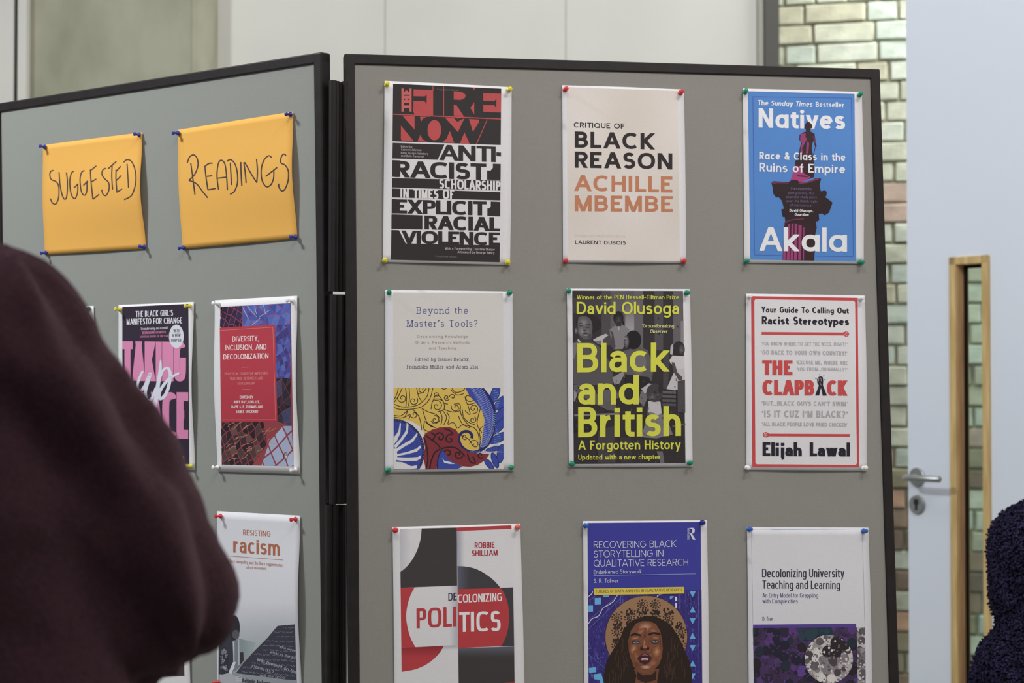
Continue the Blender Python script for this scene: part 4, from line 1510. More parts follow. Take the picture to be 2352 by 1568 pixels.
for q in ([(181, 800), (237, 798), (238, 856), (182, 858)], [(123, 868), (165, 866), (166, 923), (124, 926)], [(255, 774), (312, 773), (310, 788), (258, 790)], [(862, 784), (900, 783), (870, 812), (862, 812)],
          [(128, 1432), (190, 1425), (195, 1470), (130, 1475)], [(170, 1490), (240, 1480), (262, 1560), (262, 1640), (240, 1640), (225, 1540), (175, 1535)]):
    s.poly(P8, q, LB)
for y, d in ((765, 1), (905, -1), (1008, 1), (1142, -1), (1252, 1), (1392, -1), (1508, 1), (1640, -1)):
    x = 1067
    s.poly(P8, [(x - 28, y - 26 * d), (x + 28, y - 26 * d), (x, y + 28 * d)], LB)
s.quad(P8, [(908, 788), (922, 788), (923, 825), (909, 826)], (220, 218, 226))
s.quad(P8, [(910, 845), (924, 845), (925, 888), (911, 889)], (220, 218, 226))
P_ = [[(0, 0)]]
s.ell(P8, 648, 1150, 374, 372, (66, 46, 40), n=48)
s.ell(P8, 648, 1150, 370, 368, (150, 116, 88), n=48)
rr = random.Random(2)
P_ = []
LN = []
for i in range(-4, 4):
    for j in range(-4, 4):
        cx, cy = 610 + i * 116, 930 + j * 124
        for q in range(16):
            x, y = cx + rr.uniform(-48, 48), cy + rr.uniform(-44, 8)
            if (x - 648) ** 2 + (y - 1150) ** 2 < 335 ** 2:
                P_.append([(x, y), (x + rr.uniform(8, 18), y + rr.uniform(-6, 8)), (x + rr.uniform(4, 22), y + rr.uniform(12, 34)), (x - 4, y + rr.uniform(8, 28))])
        c = (cx + 4, cy - 74)
        if (c[0] - 648) ** 2 + (c[1] - 1150) ** 2 < 325 ** 2:
            LN.append(spiral(c[0], c[1], 28, 40, 1.8, 4))
            for q in range(10):
                aa = q * .63
                P_.append([(c[0] + 34 * cos(aa), c[1] + 30 * sin(aa)), (c[0] + 50 * cos(aa + .1), c[1] + 44 * sin(aa + .1)), (c[0] + 52 * cos(aa + .4), c[1] + 46 * sin(aa + .4)), (c[0] + 34 * cos(aa + .3), c[1] + 30 * sin(aa + .3))])
s.add(P8, P_, (50, 36, 34), [i % 12 for i in range(len(P_))])
s.strokes(P8, LN, 8, (54, 40, 36))
LN0 = [[(648 - 360 * (1 - abs(k) * .12), 880 + 134 * (k + 1)), (648 + 360 * (1 - abs(k) * .12), 872 + 134 * (k + 1))] for k in (0, 1)]
s.poly(P8, [(555, 988), (640, 962), (720, 962), (805, 1000), (885, 1065), (935, 1140), (985, 1250), (1038, 1370), (1062, 1480), (1056, 1600), (1056, 1725), (270, 1730), (262, 1500),
            (290, 1370), (345, 1270), (405, 1180), (440, 1085), (495, 1022)], (44, 32, 27))
LN = []
for i in range(46):
    x = rr.choice([rr.uniform(300, 480), rr.uniform(820, 1020)])
    y = rr.uniform(1150, 1500)
    if (x < 480 and x > 300 + (1500 - y) * .35) or (x > 820 and x < 1020 - (1450 - y) * .3):
        LN.append([(x, y), (x + rr.uniform(-18, 18), y + 60), (x + rr.uniform(-24, 24), y + 130)])
s.strokes(P8, LN, 5, (72, 50, 40))
s.poly(P8, [(535, 1440), (560, 1500), (545, 1570), (530, 1725), (780, 1725), (745, 1560), (765, 1440)], (112, 70, 52))
s.poly(P8, [(560, 1460), (620, 1500), (700, 1490), (740, 1450), (735, 1540), (640, 1570), (570, 1540)], (52, 34, 30))
s.poly(P8, [(556, 1030), (615, 1008), (680, 1010), (735, 1035), (772, 1095), (792, 1180), (797, 1260), (788, 1340), (762, 1400), (705, 1458), (650, 1482), (600, 1466), (542, 1420), (507, 1350),
            (490, 1280), (485, 1180), (508, 1095)], (122, 76, 56))
HS = (170, 118, 92)
BASE8 = (118, 74, 54)
for cx, cy, rx, ry, rt_, c in ((640, 1062, 80, 52, -6, (196, 146, 122)), (600, 1105, 62, 24, -30, (164, 112, 86)), (712, 1098, 46, 26, 25, (158, 108, 84)), (548, 1162, 50, 16, -8, (176, 124, 96)),
                               (733, 1158, 44, 16, 8, (172, 120, 92)), (535, 1262, 36, 60, 12, (192, 130, 94)), (744, 1285, 42, 66, 14, (188, 132, 100)), (562, 1335, 28, 66, -18, (152, 98, 70)),
                               (706, 1390, 50, 30, -20, (160, 106, 78)), (560, 1405, 40, 30, 40, (98, 58, 44))):
    soft(P8, cx, cy, rx, ry, c, BASE8, rt_, 6)
for cx, cy, rx, ry, rt_, c in ((638, 1150, 16, 66, 0, (92, 54, 42)), (774, 1200, 13, 80, -4, (84, 50, 38)), (500, 1200, 10, 76, 3, (88, 54, 40)), (646, 1290, 50, 14, 0, (90, 54, 42))):
    soft(P8, cx, cy, rx, ry, c, BASE8, rt_, 4)
soft(P8, 645, 1424, 54, 24, (206, 168, 152), (130, 84, 64), 0, 5)
soft(P8, 630, 1205, 12, 44, (176, 128, 108), (124, 80, 62), 4, 4)
rq = random.Random(31)
LN = []
for i in range(70):
    a = rq.uniform(0, 6.28)
    k = rq.uniform(.2, .92)
    x, y = 642 + 145 * k * cos(a), 1240 + 215 * k * sin(a)
    LN.append([(x, y), (x + rq.uniform(8, 20), y - rq.uniform(4, 16))])
s.strokes(P8, LN[:35], 2.5, (168, 116, 90), False)
s.strokes(P8, LN[35:], 2.5, (92, 56, 42), False)
s.strokes(P8, [[(508, 1140), (545, 1125), (600, 1138)], [(670, 1130), (720, 1115), (775, 1130)]], 15, (40, 26, 24))
for ex, ey in ((553, 1200), (727, 1195)):
    s.ell(P8, ex, ey, 36, 16, (62, 36, 32))
    s.ell(P8, ex, ey + 2, 27, 7.5, (142, 140, 154))
    s.ell(P8, ex + 2, ey + 1, 13, 9, (88, 128, 170))
    s.ell(P8, ex + 2, ey + 1, 5, 5, (24, 24, 40))
s.ell(P8, 634, 1252, 44, 24, (84, 48, 38))
s.ell(P8, 636, 1240, 20, 14, (160, 108, 88))
s.ell(P8, 606, 1262, 11, 7, (32, 20, 20)); s.ell(P8, 664, 1260, 11, 7, (32, 20, 20))
s.poly(P8, [(566, 1345), (600, 1312), (634, 1300), (668, 1310), (698, 1340), (680, 1375), (636, 1402), (592, 1380)], (66, 34, 42))
s.ell(P8, 634, 1354, 34, 13, (196, 168, 176)); s.ell(P8, 634, 1364, 30, 5, (84, 44, 52))
s.strokes(P8, [[(610, 1318), (634, 1312), (660, 1320)]], 5, (170, 120, 120))
W8 = (208, 208, 222)
s.text(T, "RECOVERING BLACK", 172, 350, 920, 338, 63, .085, W8, n=2.1, sp=.12)
s.text(T, "STORYTELLING IN", 172, 433, 802, 424, 62, .085, W8, n=2.1, sp=.12)
s.text(T, "QUALITATIVE RESEARCH", 172, 516, 1027, 506, 61, .085, W8, n=2.1, sp=.12)
s.text('subtitle_lettering', "Endarkened Storywork", 172, 582, 607, 574, 36, .10, W8, X=.62, n=2.1)
s.stroke('border_line', [(170, 597), (1093, 580)], 4, (150, 170, 215))
s.text('author_lettering', "S. R. Toliver", 172, 663, 397, 660, 36, .10, W8, X=.62, n=2.1, space=.45)
s.quad('series_label', [(172, 713), (990, 698), (993, 759), (174, 774)], (212, 188, 84))
s.text('series_label', "FUTURES OF DATA ANALYSIS IN QUALITATIVE RESEARCH", 193, 753, 970, 740, 27, .12, (50, 44, 44), n=2.1)
s.text('publisher_mark', "ROUTLEDGE", 1020, 168, 1020, 272, 17, .17, W8, up=(1, 0), n=2.6)
s.poly('publisher_mark', [(1040, 166), (1072, 165), (1086, 176), (1086, 200), (1074, 214), (1062, 218), (1076, 244), (1092, 268), (1092, 272), (1070, 272), (1052, 236), (1042, 216), (1060, 210), (1066, 190), (1062, 178), (1040, 170)], W8)

# --- white cover with condensed black title above purple circles
s = sheet('poster', 'white poster with a narrow black title above purple circles, bottom right of the right board', 'poster', BR, 1700, 1190, 4.147,
          [(66, 84), (1222, 88), (1262, 1815), (84, 1810)], (.001, .003, .001), paper=(207, 205, 212), group='posters on the right board')
GL = (128, 126, 132)
s.strokes('border_line', [[(108, 104), (1165, 101)], [(108, 104), (122, 1010)], [(1165, 140), (1188, 1036)]], 2.6, GL, False)
s.strokes('border_line', [[(300, 108), (1000, 103)]], 3, (96, 150, 180), False)
s.text(T, "Decolonizing University", 209, 561, 992, 561, 80, .135, (48, 42, 58), X=.72, n=3.2, ty=.10, sp=.15, space=.22)
s.text(T, "Teaching and Learning", 212, 669, 952, 673, 78, .135, (48, 42, 58), X=.72, n=3.2, ty=.10, sp=.15, space=.22)
s.text('subtitle_lettering', "An Entry Model for Grappling", 212, 754, 743, 754, 42, .13, (88, 78, 122), X=.72, n=3, sp=.15, space=.26)
s.text('subtitle_lettering', "with Complexities", 212, 809, 549, 809, 42, .13, (88, 78, 122), X=.72, n=3, sp=.15, space=.26)
s.text('author_lettering', "D. Tran", 213, 975, 312, 974, 37, .13, (74, 64, 96), X=.7, n=3, space=.3)
s.quad(C, [(122, 1012), (1104, 1003), (1106, 1038), (122, 1044)], (84, 64, 142))
P9 = 'circles_picture'
s.quad(P9, [(122, 1044), (1110, 1037), (1124, 1790), (134, 1790)], (66, 48, 84))
s.quad(P9, [(1110, 1037), (1188, 1037), (1200, 1790), (1124, 1790)], (148, 142, 146))
RA = [(122, 1044), (1108, 1037), (1122, 1788), (134, 1788)]
RC = [(1110, 1038), (1188, 1038), (1200, 1788), (1124, 1788)]
CC_ = [(845 + 230 * cos(a * pi / 20), 1340 + 232 * sin(a * pi / 20)) for a in range(40)]


def blobs(region, n_, seed, cols, r0, r1, box, nl=24):
    rr = random.Random(seed)
    for ci, c in enumerate(cols):
        P_ = []
        for i in range(n_):
            x, y, r_ = rr.uniform(box[0], box[2]), rr.uniform(box[1], box[3]), rr.uniform(r0, r1)
            q = clip_poly([(x + r_ * cos(a * pi / 7), y + r_ * 1.05 * sin(a * pi / 7)) for a in range(14)], region)
            if len(q) > 2:
                P_.append(q)
        s.add(P9, P_, c, [i % nl for i in range(len(P_))])


bx9 = (120, 1040, 1110, 1790)
blobs(RA, 40, 1, [(82, 60, 110), (60, 44, 72), (72, 50, 92)], 26, 56, bx9)
blobs(RA, 26, 2, [(92, 66, 138), (88, 58, 118)], 24, 44, bx9)
blobs(RA, 34, 3, [(48, 38, 58), (36, 34, 50)], 18, 50, bx9)
blobs(RA, 150, 4, [(70, 56, 82), (46, 38, 60), (84, 62, 104)], 4, 11, bx9)
blobs(RA, 12, 5, [(40, 34, 42), (38, 46, 58)], 26, 56, bx9)
blobs(RA, 14, 15, [(36, 54, 66), (46, 62, 74)], 16, 40, (560, 1040, 850, 1140))
s.add(P9, [CC_], (176, 168, 170))
bc = (600, 1100, 1090, 1580)
blobs(CC_, 20, 6, [(150, 142, 146), (196, 190, 190), (130, 122, 128)], 24, 60, bc)
blobs(CC_, 12, 7, [(98, 90, 96), (76, 66, 74), (210, 204, 202)], 18, 46, bc)
blobs(CC_, 7, 17, [(46, 38, 44)], 30, 56, (820, 1130, 1000, 1300))
blobs(CC_, 60, 8, [(90, 82, 88), (212, 206, 206), (120, 112, 118)], 4, 12, bc)
br_ = (1100, 1040, 1200, 1780)
blobs(RC, 10, 9, [(120, 112, 116), (186, 180, 182), (96, 88, 94)], 20, 46, br_)
blobs(RC, 30, 10, [(84, 76, 82), (200, 196, 196)], 4, 12, br_)

# ================================================================== left board
# --- two orange sheets with handwriting
s = sheet('paper_sign', 'orange paper sheet with the handwritten word SUGGESTED', 'sign', BL, 70, 240, 3.675,
          [(104, 342), (943, 235), (975, 1217), (120, 1269)], (.003, .009, .001), paper=(218, 164, 84), group='orange handwritten sheets')
HW = (68, 52, 56)
s.strokes('handwriting', [[(195, 555), (170, 565), (163, 600), (178, 635), (215, 650), (238, 690), (238, 780), (215, 838), (185, 830), (168, 793)],
                          [(241, 570), (250, 680), (270, 770), (292, 800), (308, 760), (312, 650), (303, 572)],
                          [(366, 562), (345, 580), (332, 650), (342, 750), (372, 795), (396, 750), (400, 675)], [(368, 703), (402, 668)],
                          [(456, 556), (430, 575), (418, 640), (430, 735), (456, 766), (475, 730), (477, 655)], [(446, 684), (484, 643)],
                          [(505, 548), (512, 660), (527, 800)], [(505, 558), (556, 517)], [(515, 652), (556, 628)], [(527, 800), (580, 757)],
                          [(636, 538), (612, 550), (603, 590), (630, 630), (660, 660), (662, 720), (638, 766), (613, 758), (600, 716)],
                          [(690, 508), (686, 600), (693, 717)], [(655, 542), (726, 479)], [(722, 550), (722, 640), (730, 742)], [(720, 567), (763, 520)], [(724, 642), (768, 598)], [(730, 740), (773, 712)],
                          [(815, 500), (822, 600), (827, 702)], [(786, 488), (815, 465), (852, 480), (880, 540), (890, 620), (880, 700), (850, 770), (790, 803)]], 10.5, HW)
s = sheet('paper_sign', 'larger orange paper sheet with the handwritten word READINGS', 'sign', BL, 70, 240, 3.675,
          [(1240, 215), (2215, 60), (2252, 1130), (1283, 1219)], (.003, .007, .001), paper=(220, 166, 85), group='orange handwritten sheets')
s.strokes('handwriting', [[(1353, 495), (1370, 620), (1388, 760)], [(1322, 495), (1345, 440), (1380, 425), (1408, 458), (1413, 520), (1385, 590), (1337, 640)], [(1337, 640), (1400, 668), (1450, 730), (1496, 787)],
                          [(1472, 515), (1480, 600), (1498, 722)], [(1476, 520), (1505, 498), (1537, 495)], [(1488, 606), (1535, 600)], [(1498, 720), (1562, 708)],
                          [(1587, 718), (1574, 600), (1585, 500), (1610, 470), (1640, 500), (1655, 600), (1662, 722)], [(1580, 622), (1656, 612)],
                          [(1687, 490), (1692, 590), (1698, 679)], [(1656, 480), (1690, 465), (1725, 500), (1745, 570), (1747, 660), (1722, 730), (1685, 757)],
                          [(1775, 485), (1778, 590), (1784, 687)], [(1820, 662), (1812, 570), (1805, 487), (1860, 580), (1910, 658)], [(1910, 660), (1916, 560), (1908, 460)],
                          [(2035, 447), (2010, 432), (1970, 470), (1948, 550), (1955, 640), (1990, 693), (2030, 675), (2052, 620), (2054, 562)], [(1985, 607), (2083, 530)],
                          [(2158, 432), (2140, 418), (2118, 440), (2112, 490), (2150, 512), (2176, 560), (2175, 640), (2150, 710), (2122, 729), (2098, 700), (2095, 668)]], 11, HW)

# --- cover with mosaic tiles and a red panel
s = sheet('poster', 'mosaic tile poster with a red text panel, left board', 'poster', BL, 470, 660, 3.484,
          [(80, 103), (740, 66), (766, 1493), (102, 1472)], (.0045, .0065, .0), group='posters on the left board')
P11 = 'mosaic_picture'
REG = [(127, 156), (690, 124), (712, 1431), (137, 1417)]
s.quad(P11, REG, (142, 62, 70))


def tiles(poly_c, region, part=P11, nl=3):
    P_ = [clip_poly(q, region) for q, _ in poly_c]
    for c in sorted({c for _, c in poly_c}):
        sel = [clip_poly(q, region) for q, cc in poly_c if cc == c]
        sel = [q for q in sel if len(q) > 2]
        s.add(part, sel, c)


def tile_field(x0, y0, x1, y1, step, ang, cols, seed, gap=.16, jit=.18, ys=1.0, tri=0.0):
    rr = random.Random(seed)
    c, d = cos(radians(ang)), sin(radians(ang))
    cx, cy = (x0 + x1) / 2, (y0 + y1) / 2
    N_ = int(max(x1 - x0, y1 - y0) / step) + 3
    off = {}

    def P(i, j):
        if (i, j) not in off:
            off[(i, j)] = (rr.uniform(-jit, jit) * step, rr.uniform(-jit, jit) * step)
        a, b = i * step + off[(i, j)][0], (j * step + off[(i, j)][1]) * ys
        return (cx + (a * c - b * d) * .66, cy + a * d + b * c)
    out = []
    for i in range(-N_, N_):
        for j in range(-N_, N_):
            q = [P(i, j), P(i + 1, j), P(i + 1, j + 1), P(i, j + 1)]
            qs = [q]
            if rr.random() < tri:
                qs = [[q[0], q[1], q[2]], [q[0], q[2], q[3]]] if rr.random() < .5 else [[q[0], q[1], q[3]], [q[1], q[2], q[3]]]
            for k in qs:
                mx_, my_ = sum(p[0] for p in k) / len(k), sum(p[1] for p in k) / len(k)
                g_ = gap if len(k) == 4 else gap * 1.25
                k = [(p[0] + (mx_ - p[0]) * g_, p[1] + (my_ - p[1]) * g_) for p in k]
                out.append((k, rr.choice(cols)))
    return out


def sub(region, pts):
    return pts


tiles(tile_field(120, 130, 310, 330, 62, 20, [(44, 32, 66), (52, 38, 78), (38, 28, 54)], 1, .10), [(127, 156), (300, 146), (300, 312), (122, 322)])
tiles(tile_field(300, 120, 700, 320, 70, 30, [(72, 98, 178), (84, 108, 184), (62, 84, 164), (56, 74, 150)], 2, .07, .25, tri=.8), [(304, 146), (690, 124), (682, 298), (304, 312)])
tiles(tile_field(560, 290, 700, 730, 46, 62, [(64, 84, 160), (52, 68, 142), (76, 98, 172), (46, 54, 120)], 3, .06, .28, 1, .5), [(562, 300), (690, 294), (690, 720), (572, 730)])
tiles(tile_field(560, 700, 700, 1120, 80, 60, [(40, 36, 52), (34, 30, 40), (50, 44, 60), (60, 66, 100)], 4, .05, .3, 1, .5), [(572, 730), (690, 722), (694, 1108), (582, 1072)])
tiles(tile_field(120, 1070, 560, 1430, 66, -28, [(46, 34, 42), (58, 44, 50), (40, 30, 38), (74, 58, 60), (96, 74, 70)], 5, .13, .22), [(130, 1080), (470, 1074), (500, 1250), (380, 1423), (137, 1417)])
tiles(tile_field(470, 1070, 720, 1440, 118, -32, [(150, 160, 190), (168, 176, 204), (160, 168, 196)], 6, .12, .10), [(520, 1230), (560, 1110), (696, 1108), (712, 1431), (385, 1424), (440, 1320)])
LN = []
rr = random.Random(8)
for i in range(26):
    x, y = rr.uniform(150, 520), rr.uniform(1090, 1400)
    if x + (y - 1090) * .5 < 620:
        LN.append([(x, y), (x + rr.uniform(10, 40), y - rr.uniform(8, 30)), (x + rr.uniform(40, 70), y - rr.uniform(20, 40))])
s.strokes(P11, LN, 3.5, (186, 140, 112), False)
LN = [[(305, 160), (350, 250)], [(400, 150), (415, 215)], [(470, 140), (490, 215)], [(340, 150), (415, 235)], [(520, 180), (440, 235)], [(445, 245), (380, 300)]]
s.strokes(P11, LN, 3.5, (190, 180, 190), False)
PR = (170, 56, 70)
s.quad('red_panel', [(121, 322), (562, 297), (583, 1071), (130, 1080)], PR)
s.strokes('border_line', [[(122, 344), (546, 318)], [(546, 318), (568, 1056)], [(568, 1056), (130, 1058)]], 2.6, (206, 130, 120), False)
W11 = (222, 206, 208)
s.text(T, "DIVERSITY,", 222, 433, 433, 427, 42, .13, W11)
s.text(T, "INCLUSION, AND", 163, 503, 495, 495, 43, .13, W11)
s.text(T, "DECOLONIZATION", 150, 577, 510, 567, 42, .13, W11)
s.stroke('border_line', [(295, 639), (362, 636)], 2.6, (206, 130, 120))
s.stroke('border_line', [(300, 815), (367, 814)], 2.6, (206, 130, 120))
for st, a, y, b in (("PRACTICAL TOOLS FOR IMPROVING", 160, 700, 510), ("TEACHING, RESEARCH, AND", 200, 739, 468), ("SCHOLARSHIP", 263, 778, 400)):
    s.text('subtitle_lettering', st, a, y, b, y - (b - a) * .012, 21, .12, (204, 132, 134))
for st, a, y, b in (("EDITED BY", 282, 888, 388), ("ABBY DAY, LOIS LEE,", 232, 926, 443), ("DAVE S. P. THOMAS AND", 215, 966, 467), ("JAMES SPICKARD", 252, 1004, 428)):
    s.text('author_lettering', st, a, y, b, y, 22, .18, W11)
s.ell('publisher_mark', 647, 1348, 17, 30, (96, 40, 58))
s.text('publisher_mark', "R", 640, 1370, 664, 1370, 44, .2, (196, 192, 204))

# --- dark cover with pink capitals and white brush script
s = sheet('poster', 'dark poster with pink block capitals and white brush script, half behind the sweatshirt', 'poster', BL, 170, 660, 3.484,
          [(355, 140), (958, 115), (968, 1461), (362, 1455)], (.001, .0065, .0), group='posters on the left board')
s.quad(C, [(386, 156), (915, 131), (924, 1412), (388, 1420)], (48, 38, 54))
W12, P12 = (216, 212, 222), (206, 128, 168)
s.text('subtitle_lettering', "THE BLACK GIRL’S", 493, 237, 792, 226, 48, .12, W12, n=2.2)
s.text('subtitle_lettering', "MANIFESTO FOR CHANGE", 421, 299, 865, 286, 48, .12, W12, n=2.2)
s.text('small_lettering', "‘Groundbreaking and essential’", 530, 341, 752, 333, 22, .12, (190, 184, 196), slant=.2)
s.text('small_lettering', "BERNARDINE EVARISTO", 547, 373, 735, 366, 20, .14, (196, 116, 156))
s.text('small_lettering', "GUARDIAN, BOOKS OF THE YEAR", 527, 402, 753, 395, 16, .14, (190, 112, 150))
s.text(T, "TAKING", 386, 747, 896, 752, 318, .150, P12, ty=.2, n=4, sp=.02)
s.text(T, "SPACE", 386, 1206, 914, 1210, 372, .150, P12, ty=.19, n=4, sp=.03)
s.ell('white_disc', 819, 391, 59, 94, (204, 202, 214), n=36)
for st, a, y, b in (("WITH", 795, 360, 846), ("A NEW", 785, 397, 853), ("CHAPTER", 777, 436, 857)):
    s.text('small_lettering', st, a, y, b, y - 1, 26, .13, (44, 38, 50))
WB = 'brush_lettering'


def brush(pts, w0, w1, col=(206, 206, 222)):
    p = catmull(pts, 6)
    P_ = []
    for i in range(len(p) - 1):
        w = w0 + (w1 - w0) * abs(sin(pi * i / len(p)))
        P_ += ribbon([p[i], p[i + 1]], w, w * .9)
        P_.append([(p[i][0] + w * .46 * cos(k * pi / 5), p[i][1] + w * .46 * sin(k * pi / 5)) for k in range(10)])
    s.add(WB, P_, col, [i % 6 for i in range(len(P_))])


brush([(548, 672), (525, 720), (505, 790), (520, 830), (560, 800), (610, 690), (590, 760), (570, 840), (585, 900), (620, 890), (655, 800)], 18, 26)
brush([(694, 585), (690, 660), (672, 780), (655, 900), (640, 1010), (640, 1040)], 14, 34)
brush([(690, 720), (715, 660), (750, 645), (770, 690), (760, 780), (730, 860), (690, 890), (680, 850), (710, 790), (760, 730), (800, 705), (840, 685)], 18, 28)
s.text('small_lettering', "outstanding,", 690, 1258, 826, 1256, 20, .12, (170, 164, 176))
s.text('small_lettering', "a must read", 700, 1290, 812, 1288, 18, .12, (150, 144, 156))
s.text('author_lettering', "OGUNBIYI", 760, 1390, 880, 1386, 36, .13, (190, 184, 196))

# --- poster mostly hidden at the left
s = sheet('poster', 'dark poster almost hidden behind the shoulder, only its top right corner showing', 'poster', BL, 170, 660, 3.484,
          [(-380, 178), (157, 147), (182, 1465), (-362, 1460)], (.001, .003, .0), group='posters on the left board')
s.quad(C, [(-350, 205), (118, 176), (140, 1425), (-330, 1425)], (70, 62, 68))
s.strokes('border_line', [[(-320, 222), (92, 196), (112, 1400)]], 9, (176, 168, 168), False)
# --- poster hidden at the lower left
s = sheet('poster', 'white poster behind the elbow, only its lower right corner showing', 'poster', BL, 0, 500, 1.468,
          [(392, 1015), (632, 1012), (643, 1620), (404, 1612)], (.001, .003, .0), group='posters on the left board')
s.quad(C, [(404, 1040), (612, 1038), (622, 1544), (414, 1552)], (62, 52, 56))

# --- white cover with brown lettering and a blackboard photograph
s = sheet('poster', 'white poster with brown lettering above a blackboard photograph, beside the elbow', 'poster', BL, 470, 1150, 3.75,
          [(107, 88), (823, 127), (836, 1652), (106, 1632)], (.001, .0075, .0), paper=(206, 204, 212), group='posters on the left board')
BW = (164, 100, 78)
s.text(T, "RESISTING", 331, 295, 568, 308, 48, .135, BW)
s.text(T, "racism", 246, 444, 648, 473, 128, .165, BW, X=.77, sp=.13)
s.stroke('border_line', [(217, 474), (677, 509)], 4, BW)
s.text('subtitle_lettering', "Race, inequality, and the Black supplementary", 215, 530, 680, 568, 28, .10, BW)
s.text('subtitle_lettering', "school movement", 353, 583, 533, 594, 26, .10, BW)
P10 = 'blackboard_photograph'
s.poly(P10, [(122, 860), (782, 880), (796, 1600), (118, 1590)], vgrad(880, (206, 204, 212), 1420, (150, 158, 166)))
s.poly(P10, [(280, 1180), (440, 1220), (400, 1340), (330, 1450), (280, 1420)], hgrad(280, (126, 138, 144), 470, (166, 172, 178)))
s.poly(P10, [(628, 1076), (778, 1063), (792, 1545), (700, 1538), (270, 1482), (330, 1400), (430, 1290), (540, 1180)], (60, 60, 74))
rr = random.Random(4)
LN = []
for j in range(12):
    y0 = 1090 + j * 38
    xl = max(300, 628 - (y0 - 1076) * .88) + 14
    x = xl
    while x < 775:
        L_ = rr.uniform(18, 60)
        pts = []
        m = int(L_ / 5) + 2
        for k in range(m):
            xx = x + k * 5
            pts.append((min(xx, 782), y0 + (xx - xl) * (.02 + .006 * j) + (5 + j * .5) * (rr.random() - .5) * 2))
        LN.append(pts)
        x += L_ + rr.uniform(8, 18)
LN = [l for l in LN if all(1070 < y < 1540 and x < 786 and x > 640 - (y - 1076) * .88 for x, y in l)]
s.strokes(P10, LN, 2.8, (128, 128, 142))
for st, a, y, b, y2, c in (("was present on the", 450, 1375, 790, 1490, 34), ("what at the po", 560, 1310, 785, 1365, 26), ("parents?", 405, 1428, 590, 1488, 30), ("who were", 640, 1265, 780, 1300, 24), ("see the good", 470, 1508, 690, 1532, 22)):
    s.text(P10, st, a, y, b, y2, c, .10, (180, 180, 192), slant=.3)
s.poly(P10, [(120, 1470), (240, 1478), (700, 1538), (794, 1550), (796, 1600), (118, 1590)], (142, 146, 154))
# pupil at the board
s.poly(P10, [(122, 1180), (160, 1120), (230, 1080), (262, 1190), (240, 1210), (250, 1420), (205, 1500), (120, 1490)], (58, 58, 68))
s.ell(P10, 255, 1092, 48, 108, (46, 44, 50))
s.ell(P10, 268, 1150, 30, 40, (86, 84, 92))
s.poly(P10, [(246, 1215), (262, 1200), (300, 1190), (302, 1420), (250, 1470)], (118, 122, 132))
s.poly(P10, [(246, 1218), (256, 1210), (258, 1440), (248, 1450)], (196, 198, 206))
s.poly(P10, [(286, 1195), (300, 1192), (302, 1410), (290, 1420)], (176, 180, 190))
s.poly(P10, [(304, 1305), (332, 1300), (336, 1370), (305, 1410)], (56, 54, 62))
s.ell(P10, 165, 1370, 38, 118, (52, 52, 62))
LN = [spiral(rr.uniform(145, 190), rr.uniform(1270, 1460), 12, rr.uniform(0, 360), 1.1, 3) for _ in range(22)]
s.strokes(P10, LN, 3, (160, 160, 172))
s.poly(P10, [(245, 1388), (270, 1386), (222, 1520), (200, 1510), (212, 1460)], (204, 204, 212))
s.poly(P10, [(130, 1500), (210, 1480), (300, 1530), (325, 1510), (330, 1560), (240, 1600), (130, 1590)], (168, 168, 178))
s.strokes(P10, [[(270, 1520), (318, 1506)], [(270, 1534), (325, 1524)], [(268, 1548), (322, 1544)]], 9, (182, 182, 190), False)
s.text('author_lettering', "Kehinde Andrews", 325, 1562, 565, 1588, 36, .13, (44, 42, 50))

for s in SHEETS:
    s.finish()

# ================================================================== push pins
PIN_MESH = {}


def pin_mesh(color):
    if color not in PIN_MESH:
        bm = bmesh.new()
        add_lathe(bm, [(.0036, 0), (.0044, .0008), (.0044, .0018), (.0036, .0026), (.0022, .0042), (.0020, .0075), (.0024, .0092), (.0034, .0102), (.0037, .0112), (.0034, .0122), (.0016, .0127)], 20)
        me = bpy.data.meshes.new('push_pin')
        bmesh.ops.recalc_face_normals(bm, faces=bm.faces)
        bm.to_mesh(me)
        bm.free()
        me.polygons.foreach_set('use_smooth', [True] * len(me.polygons))
        me.materials.append(M_PLAS[color])
        PIN_MESH[color] = me
    return PIN_MESH[color]


_b = bmesh.new()
add_lathe(_b, [(.0005, -.009), (.0006, .0004)], 8)
NEEDLE = bpy.data.meshes.new('needle')
_b.to_mesh(NEEDLE)
_b.free()
NEEDLE.materials.append(M_STEEL)
rp = random.Random(12)


def pin(B, px, py, color, label, tilt=0.10, base=True):
    d = .0026
    q = B.hit([(px, py)], d)[0]
    if B is BR and base:            # measured at the middle of the head
        q = B.hit([(px, py)], d + .006)[0] - B.n * .006
    n = Vector(B.n) + Vector(B.u) * rp.uniform(-tilt, tilt) + Vector(B.v) * rp.uniform(-tilt, tilt)
    n.normalize()
    x = n.orthogonal().normalized()
    y = n.cross(x)
    o = bpy.data.objects.new('push_pin', pin_mesh(color))
    COL.objects.link(o)
    o.matrix_world = basis(q, x, y, n)
    tag(o, label, 'pin', 'push pins')
    k = bpy.data.objects.new('needle', NEEDLE)
    COL.objects.link(k)
    k.parent = o
    return o


